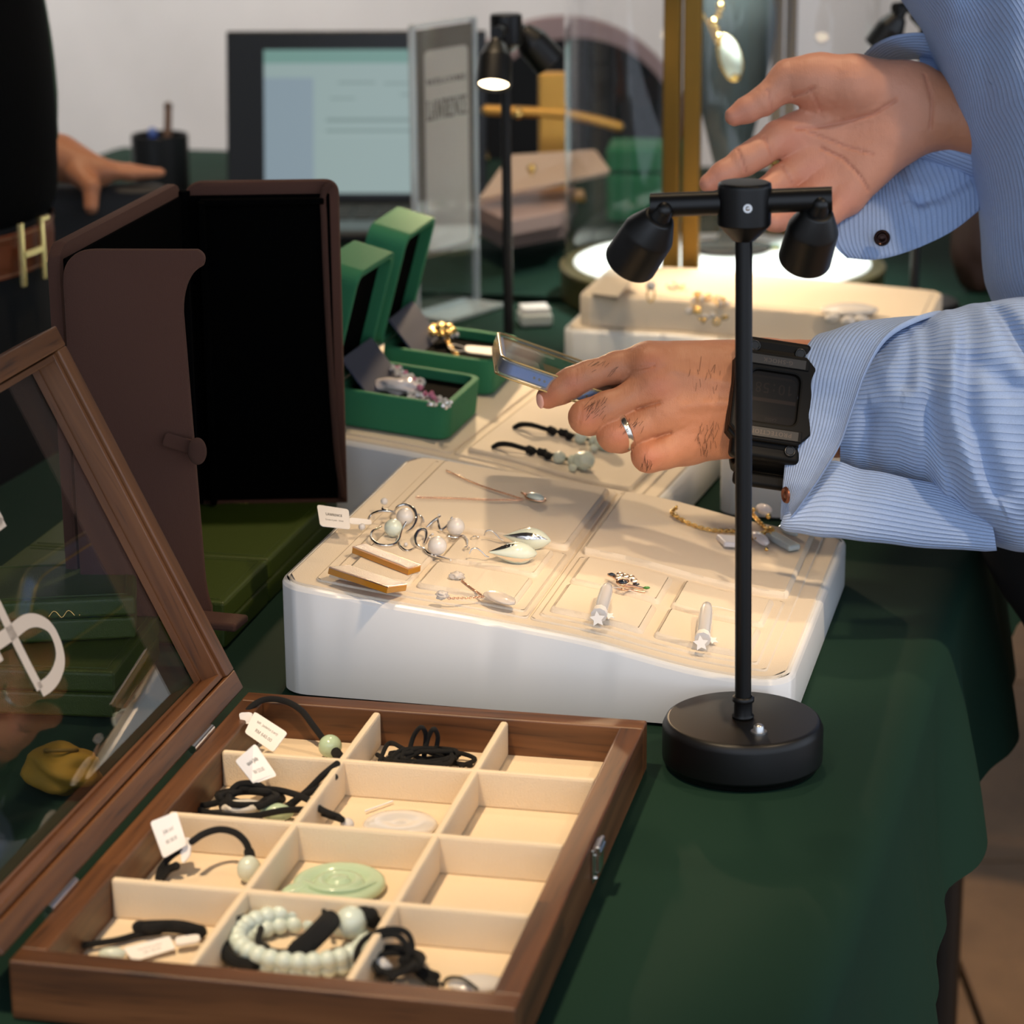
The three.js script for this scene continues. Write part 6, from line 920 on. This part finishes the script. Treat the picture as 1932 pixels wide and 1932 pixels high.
{ // round mirror with a rose frame, gold T bar and rose trays
  const c = atd(1068, 285, 3.45), t = thing('round_mirror', 'large round dark mirror in a wide rose frame, behind the glass showcase', 'mirror', c.clone().setY(0));
  const m = (x, y, d) => atd(x, y, d).sub(t.position), R1 = px(246, 3.45), R2 = px(200, 3.45), q = new THREE.Quaternion().setFromUnitVectors(V(0, 1, 0), V(0.08, 0.2, 0.97).normalize());
  const o1 = m(1064, 278, 3.45), o2 = m(1088, 275, 3.43); part(t, 'rose_frame', lathe([[0.0001, -0.008], [R1 - 0.003, -0.008], [R1, -0.004], [R1, 0.004], [R1 - 0.004, 0.008], [R2, 0.006], [0.0001, 0.006]], 72).applyQuaternion(q).translate(o1.x, o1.y, o1.z), std(0xa68a85, 0.5)); part(t, 'dark_glass', lathe([[0.0001, 0.004], [R2 - 0.002, 0.004], [R2, 0.002], [R2, 0]], 64).applyQuaternion(q).translate(o2.x, o2.y, o2.z), phy(0x0c0c0c, 0.5, { specularIntensity: 0.4 })); part(t, 'foot', box(0.26, 0.02, 0.20, o1.x, 0.0105, o1.z - 0.03, 0.004), std(0x8d7470, 0.4)); part(t, 'stem', between(V(o1.x, 0.01, o1.z - 0.04), o1.clone().add(V(0, 0, -0.012)), 0.014), std(0x8d7470, 0.4));
  const g = atd(1042, 215, 2.74), gb = thing('gold_t_bar', 'gold T bar jewellery stand in front of the round mirror', 'jewellery stand', g.clone().setY(TY + 0.0465)); const M = std(new THREE.Color().setRGB(0.62, 0.34, 0.08), 0.4, 0.75);
  part(gb, 'post', box(0.030, g.y - TY - 0.0015, 0.016, 0, (g.y - TY - 0.0015) / 2, 0, 0.003), M); part(gb, 'cross_bar', tube([m2(918, 208), m2(985, 211), m2(1060, 215), m2(1120, 226), m2(1168, 239)].map((v) => v.sub(gb.position)), 0.0058, 40, 12), M); function m2(x, y) { return atd(x, y, 2.735); } part(gb, 'base_plate', box(0.07, 0.006, 0.05, 0, 0.0035, 0, 0.002), M);
  part(gb, 'brass_knob', ball(0.006, 16).translate(...m2(978, 213).sub(gb.position).add(V(0, 0, 0.008)).toArray()), MAT.gold);
  const ro = std(0x9c8178, 0.5), sl = (lab, nm, pts, h, mat, th) => { const P = pts.map(([x, y, hh]) => at(x, y, hh)); const tt = thing(nm, lab, 'tray', P[3].clone().setY(TY)); const gm = card(P, 0, th, 0.04); part(tt, 'slab', gm, mat, true); part(tt, 'top_lining', card(P.map((p) => p.clone().lerp(P[0].clone().add(P[1]).add(P[2]).add(P[3]).multiplyScalar(0.25), 0.07).add(V(0, 0.0012, 0))), 0, 0.001, 0.04), mat, true); return tt; };
  sl('wide rose tray lying flat behind the lit lamp', 'rose_tray', [[872, 400, 0.045], [1085, 375, 0.045], [1062, 425, 0.045], [960, 445, 0.045]], 0.04, ro, 0.014);
  sl('rose base tray lying under the wide rose tray', 'rose_tray', [[868, 425, 0.022], [1088, 398, 0.022], [1066, 448, 0.022], [955, 470, 0.022]], 0.02, ro, 0.02);
  sl('tilted beige tray with a gold stud, propped behind the lit lamp', 'beige_tray', [[960, 300, 0.10], [1120, 290, 0.10], [1150, 330, 0.085], [900, 385, 0.064]], 0.04, std(0xc9b09c, 0.6), 0.006);
  const gs2 = at(1003, 318, 0.1); solo('gold_stud', 'small gold stud on the tilted beige tray', 'stud', [ball(0.005, 14), cyl(0.002, 0.002, 0.006, 10, 0, -0.004, 0)].map((k) => k.translate(gs2.x, gs2.y, gs2.z)), MAT.gold, gs2); const gs3 = at(903, 300, 0.06); solo('gold_ornament', 'small yellow gold ornament behind the right edge of the sign', 'ornament', [stoneBlob(0.012, 0.014, 0.008, 2, 0.3), stoneBlob(0.006, 0.02, 0.006, 4, 0.2).translate(-0.008, -0.012, 0)].map((k) => k.translate(gs3.x, gs3.y, gs3.z)), MAT.gold, gs3);
  const gbx = at(1185, 425, 0); const gx = thing('green_box', 'closed green velvet box behind the showcase glass', 'box', gbx.clone(), -0.1); part(gx, 'base', box(0.09, 0.055, 0.08, 0.02, 0.0285, -0.05, 0.005), MAT.green); part(gx, 'lid', box(0.092, 0.03, 0.082, 0.02, 0.071, -0.05, 0.006), MAT.green);
}
{ // round glass showcase with brass posts
  const c = at(1362, 500, 0.032), r = px(307, (c.clone().sub(EYE)).dot(FW)), t = thing('glass_showcase', 'round glass showcase with brass posts and a glowing white floor', 'showcase', c.clone().setY(TY)), Hs = 0.46;
  part(t, 'drum', lathe([[0.0001, 0.001], [r * 0.985, 0.001], [r * 0.99, 0.004], [r * 0.99, 0.026], [r, 0.029], [r, 0.033], [r * 0.985, 0.0345], [r * 0.93, 0.0345], [0.0001, 0.0335]], 96), std(new THREE.Color().setRGB(0.12, 0.10, 0.03), 0.4, 0.7));
  part(t, 'white_floor', lathe([[0.0001, 0.0375], [r * 0.89, 0.0375], [r * 0.91, 0.036], [r * 0.91, 0.0345]], 96), std(0xf2f5f0, 0.5));
  part(t, 'glass_cylinder', new THREE.CylinderGeometry(r * 0.965, r * 0.965, Hs - 0.035, 96, 1, true).translate(0, 0.035 + (Hs - 0.035) / 2, 0), MAT.glass, false, 'clear curved glass');
  part(t, 'top_ring', lathe([[r * 0.80, Hs], [r, Hs], [r, Hs + 0.03], [0.0001, Hs + 0.03], [0.0001, Hs + 0.022], [r * 0.80, Hs + 0.022], [r * 0.80, Hs]], 96), MAT.brass);
  const post = (x, wd) => { const k = at(x[0], x[1], 0.034).sub(t.position); const L = Math.hypot(k.x, k.z), a = Math.atan2(k.x, k.z); return [Math.sin(a) * r * 0.985, Math.cos(a) * r * 0.985, a, wd]; };
  for (const [x, z, a] of [post([1275, 548]), post([1310, 548])]) part(t, 'brass_post', box(0.0165, Hs - 0.03, 0.008, 0, 0.03 + (Hs - 0.03) / 2, 0, 0.002).rotateY(a).translate(x, 0, z), MAT.brass);
  for (const [x, z, a] of [post([1440, 455]), post([1464, 455])]) part(t, 'brass_post', box(0.011, Hs - 0.03, 0.008, 0, 0.03 + (Hs - 0.03) / 2, 0, 0.002).rotateY(a).translate(x, 0, z), MAT.brass);
  part(t, 'light_disc', cyl(r * 0.5, r * 0.5, 0.004, 48, 0, Hs + 0.019, 0), std(0xffffff, 0.4, 0, { emissive: COOL, emissiveIntensity: 5 }));
  const l = new THREE.SpotLight(COOL, 1.9, 0, 0.62, 0.7, 2); l.position.copy(t.position).add(V(0, Hs + 0.012, 0)); l.target.position.copy(t.position); l.shadow.radius = 1.5; l.castShadow = true; scene.add(l, l.target);
  // bust with a pendant inside
  const bb = at(1375, 470, 0.038), b = thing('necklace_bust', 'grey velvet necklace bust inside the round showcase', 'bust', bb), H0 = atd(1372, -40, bb.clone().sub(EYE).dot(FW)).y - bb.y;
  const prf = [[0.0001, 0], [0.040, 0.001], [0.040, 0.006], [0.012, 0.010], [0.010, H0 * 0.22], [0.018, H0 * 0.36], [0.030, H0 * 0.55], [0.040, H0 * 0.75], [0.043, H0 * 0.9], [0.030, H0 * 1.08], [0.018, H0 * 1.2], [0.017, H0 * 1.32], [0.0001, H0 * 1.34]];
  part(b, 'bust_body', lathe(new THREE.SplineCurve(prf.map(([x, y]) => new THREE.Vector2(x, y))).getPoints(60).map((v) => [Math.max(v.x, 1e-4), v.y]), 40).scale(1, 1, 0.55).rotateX(-0.06), phy(0x1f2726, 0.9, { sheen: 0.15 })); part(b, 'base_plate', cyl(0.041, 0.041, 0.003, 40, 0, 0.002, 0), MAT.blackMatte);
  const dd = bb.z + 0.034, n = thing('jade_pendant', 'pale green oval jade pendant on a beaded gold drop, hanging on the bust', 'pendant', atz(1380, 105, dd)); const pp = (x, y) => atz(x, y, dd);
  part(n, 'stone', stoneBlob(0.010, 0.021, 0.006, 1, 0.04).rotateZ(0.28).translate(...pp(1378, 108).toArray()), MAT.jadePale, true); part(n, 'gold_rim', new THREE.TorusGeometry(1, 0.10, 8, 36).scale(0.0105, 0.0215, 0.006).rotateZ(0.28).translate(...pp(1377, 109).toArray()), MAT.gold, true);
  part(n, 'beads', [[1352, 55], [1356, 70], [1360, 84], [1347, 42], [1356, 28], [1360, 12], [1362, -4], [1386, 142]].map(([x, y], i) => ball(0.0035 + (i % 2) * 0.001, 12).translate(...pp(x, y).toArray())), MAT.gold, true); part(n, 'chain', tube([pp(1322, 20), pp(1338, 50), pp(1352, 80), pp(1362, 84)], 0.0014, 24, 8), MAT.gold, true);
  const gd = [[1438, 468, 0.004], [1462, 470, 0.006], [1520, 466, 0.011], [1535, 468, 0.005]]; gd.forEach(([x, y, s], i) => { const p = at(x, y, 0.0385); const e = thing('jade_cabochon', ['tiny green stone at the left of the lit showcase floor', 'small green stone on the lit showcase floor', 'long dark green stone at the right of the lit showcase floor', 'small green stone beside the long one on the showcase floor'][i], 'stone', p); part(e, 'stone', stoneBlob(s, s * 0.5, s * 0.6, i, 0.1).translate(0, s * 0.4, 0), phy(0x2f5d48, 0.2, { clearcoat: 0.5 })); part(e, 'setting', new THREE.TorusGeometry(s * 0.9, s * 0.12, 8, 20).scale(1, 1, 0.6).rotateX(Math.PI / 2).translate(0, 0.0008, 0), MAT.gold); });
}
{ // small things on the green cloth behind
  const p = at(1012, 618, 0), t = thing('card_box', 'small white plastic card box beside the foot of the lit lamp', 'box', p, 0.15); part(t, 'base', box(0.030, 0.012, 0.03, 0, 0.0075, -0.01, 0.003), phy(0xd8dcd4, 0.3, { transmission: 0.2, thickness: 0.004 })); part(t, 'white_cards', box(0.026, 0.006, 0.026, 0, 0.0155, -0.01, 0.001), MAT.paper);
  const q = at(1830, 548, 0), v = thing('leather_pouch', 'dark brown leather pouch on the green cloth beside the customer', 'pouch', q); part(v, 'body', stoneBlob(0.026, 0.05, 0.02, 3, 0.15).translate(0.006, 0.048, 0), std(0x3a2114, 0.6)); part(v, 'strap', new THREE.TorusGeometry(0.018, 0.003, 8, 24, Math.PI).translate(0.006, 0.088, 0), std(0x2b180e, 0.6));
  // behind the lid
  const y = at(120, 1490, 0), yp = thing('yellow_pouch', 'yellow fabric pouch on the cloth behind the glass lid', 'pouch', y); part(yp, 'body', stoneBlob(0.020, 0.012, 0.016, 5, 0.3).translate(0, 0.012, 0), std(0x8a6a12, 0.8)); part(yp, 'drawstring', new THREE.TorusGeometry(0.008, 0.0012, 6, 20).rotateX(1.2).translate(0, 0.022, 0), std(0x6b5210, 0.8));
}
{ // the seller: black ribbed top, tan belt with a gold buckle, one hand on a grey chair
  const C = atd(-150, 410, 2.02), s = thing('person', 'seller in a black ribbed top and tan belt standing on the left', 'person', V(C.x, 0, C.z)); const ribT = cordT.clone(); ribT.repeat.set(180, 1); ribT.needsUpdate = true;
  const blk = phy(0x050505, 0.95, { specularIntensity: 0.2, bumpMap: ribT, bumpScale: 0.0006 });
  const ring = (cx, y, cz, rx, rz, n = 64) => (u) => V(cx + rx * Math.cos(u * Math.PI * 2), y, cz + rz * Math.sin(u * Math.PI * 2));
  const tube2 = (rows, nu, nv) => { const cx = curve(rows.map((r) => V(r[1], r[0], r[2]))), rr = curve(rows.map((r) => V(r[3], r[4], 0))); return grid(nu, nv, (u, v) => { const a = cx.getPoint(v), b = rr.getPoint(v), w = 1 + 0.012 * N3(Math.cos(u * 6.28) * 2, v * 7, Math.sin(u * 6.28) * 2); return V(a.x + b.x * Math.cos(u * 6.2832) * w, a.y, a.z + b.y * Math.sin(u * 6.2832) * w); }, (u, v) => [u, v]); };
  const y0 = C.y, X = (x, y) => atd(x, y, 2.02).x, edge = [[y0 - 0.004, 78], [y0 + 0.012, 96], [y0 + 0.05, 104], [y0 + 0.10, 106], [y0 + 0.15, 98], [y0 + 0.20, 80], [y0 + 0.30, 40], [y0 + 0.42, 10], [y0 + 0.47, -30]];
  const rows = edge.map(([y, x]) => { const e = X(x, 300); const rx = y > y0 + 0.4 ? 0.08 : 0.112; return [y, e - rx, C.z - 0.01, rx, y > y0 + 0.4 ? 0.16 : 0.15]; });
  part(s, 'ribbed_top', tube2(rows, 72, 40), blk, true, 'black ribbed knit top');
  const rowsG = rows.map((r) => [r[0], r[1] - 0.008, r[2] - 0.06, r[3], r[4] * 0.8]); part(s, 'green_apron', tube2(rowsG.slice(2), 48, 24), std(0x1f4a2a, 0.8), true);
  const br = (y, dx) => [y, X(92, 430) - 0.106 + dx, C.z, 0.104, 0.138]; part(s, 'trousers', tube2([[0.06, C.x - 0.02, C.z, 0.07, 0.11], [0.45, C.x, C.z, 0.09, 0.125], [y0 - 0.10, br(0, 0)[1], C.z, 0.106, 0.138], br(y0 - 0.03, 0).slice(0), br(y0 + 0.004, 0)], 64, 40), std(0x0a0c10, 0.85), true);
  const belt = part(s, 'belt', tube2([br(y0 - 0.034, 0.0025), br(y0 - 0.026, 0.003), br(y0 - 0.008, 0.003), br(y0, 0.0025)], 72, 8), std(0x7a3d1f, 0.45), true, 'tan leather belt with pale stitching');
  part(belt, 'stitching', [y0 - 0.031, y0 - 0.003].map((y) => tube2([br(y - 0.0004, 0.0042), br(y + 0.0004, 0.0042)], 72, 1)), std(0xc79a78, 0.7), true);
  const bx = X(92, 430) - 0.106, ba = 0.42, bp = V(bx + 0.108 * Math.cos(ba), y0 - 0.017, C.z + 0.142 * Math.sin(ba)), nn = V(Math.cos(ba) / 0.108, 0, Math.sin(ba) / 0.142).normalize(), tx = V(0, 1, 0).cross(nn).normalize(), bm = M4(bp.clone().addScaledVector(nn, 0.004), tx, V(0, 1, 0), nn);
  part(belt, 'buckle', [box(0.006, 0.050, 0.004, -0.016, 0, 0, 0.001), box(0.006, 0.050, 0.004, 0.016, 0, 0, 0.001), box(0.030, 0.006, 0.004, 0, 0.0, 0.001, 0.001), box(0.014, 0.004, 0.005, 0.018, 0.023, 0.001, 0.001)].map((g) => g.applyMatrix4(bm)), std(new THREE.Color().setRGB(0.75, 0.6, 0.28), 0.25, 1), true, 'gold letter-like buckle');
  const d2 = 2.28, Q = (x, y, dd, r) => [atd(x, y, d2 + dd), px(r, d2 + dd)];
  const pal = group([chain([Q(20, 250, 0.02, 40), Q(105, 296, 0.0, 36), Q(190, 322, -0.004, 22)]), chain([Q(110, 306, 0, 34), Q(180, 330, 0.0, 22)]), chain([Q(120, 286, 0.01, 26), Q(186, 314, 0.02, 18)])], 0.014);
  const fg = [chain([Q(190, 322, -0.004, 19), Q(245, 329, -0.004, 12), Q(298, 328, 0.0, 9)]), chain([Q(190, 318, 0.014, 18), Q(250, 322, 0.016, 12), Q(305, 326, 0.02, 9)]), chain([Q(186, 314, 0.026, 16), Q(245, 320, 0.032, 11), Q(290, 326, 0.036, 9)]), chain([Q(180, 312, 0.036, 14), Q(230, 318, 0.046, 10), Q(262, 324, 0.05, 8)]), chain([Q(150, 330, -0.012, 24), Q(172, 352, -0.022, 17), Q(172, 392, -0.026, 14)])];
  const hs = (x, y, z) => { let f = 1e9; for (const g of fg) f = smin(f, g(x, y, z), 0.0015); return smin(pal(x, y, z), f, 0.006); }; const lo = atd(-20, 430, d2), hi = atd(330, 200, d2);
  part(s, 'body', meshSDF(hs, V(lo.x - 0.02, lo.y - 0.02, -2.36), V(hi.x + 0.02, hi.y + 0.03, -2.16), 0.0028, (x, y, z) => { const n = 0.05 * N3(x * 60, y * 60, z * 60); return [SKIN[0] * (1 + n), SKIN[1] * (1 + n), SKIN[2] * (1 + n)]; }), skinM, true, 'bare forearm and hand');
  const ch = atd(215, 352, 2.30), k = thing('upholstered_chair', 'grey upholstered chair under the hand of the seller', 'chair', V(ch.x - 0.02, 0, ch.z)), cy = ch.y; part(k, 'backrest', box(0.15, 0.34, 0.06, 0, cy - 0.17, -0.01, 0.022), std(0x3b3a3a, 0.85)); part(k, 'seat', box(0.26, 0.07, 0.30, -0.03, 0.44, -0.14, 0.025), std(0x3b3a3a, 0.85)); for (const sx of [-0.13, 0.07]) for (const sz of [-0.26, -0.02]) part(k, 'leg', cyl(0.014, 0.010, 0.42, 14, sx, 0.21, sz), MAT.black); for (const sx of [-0.05, 0.05]) part(k, 'back_post', box(0.02, 0.3, 0.02, sx, 0.52, -0.02, 0.004), MAT.black);
}
scene.traverse((o) => { if (o.isMesh) { o.castShadow = true; o.receiveShadow = true; } });
renderer.render(scene, camera);
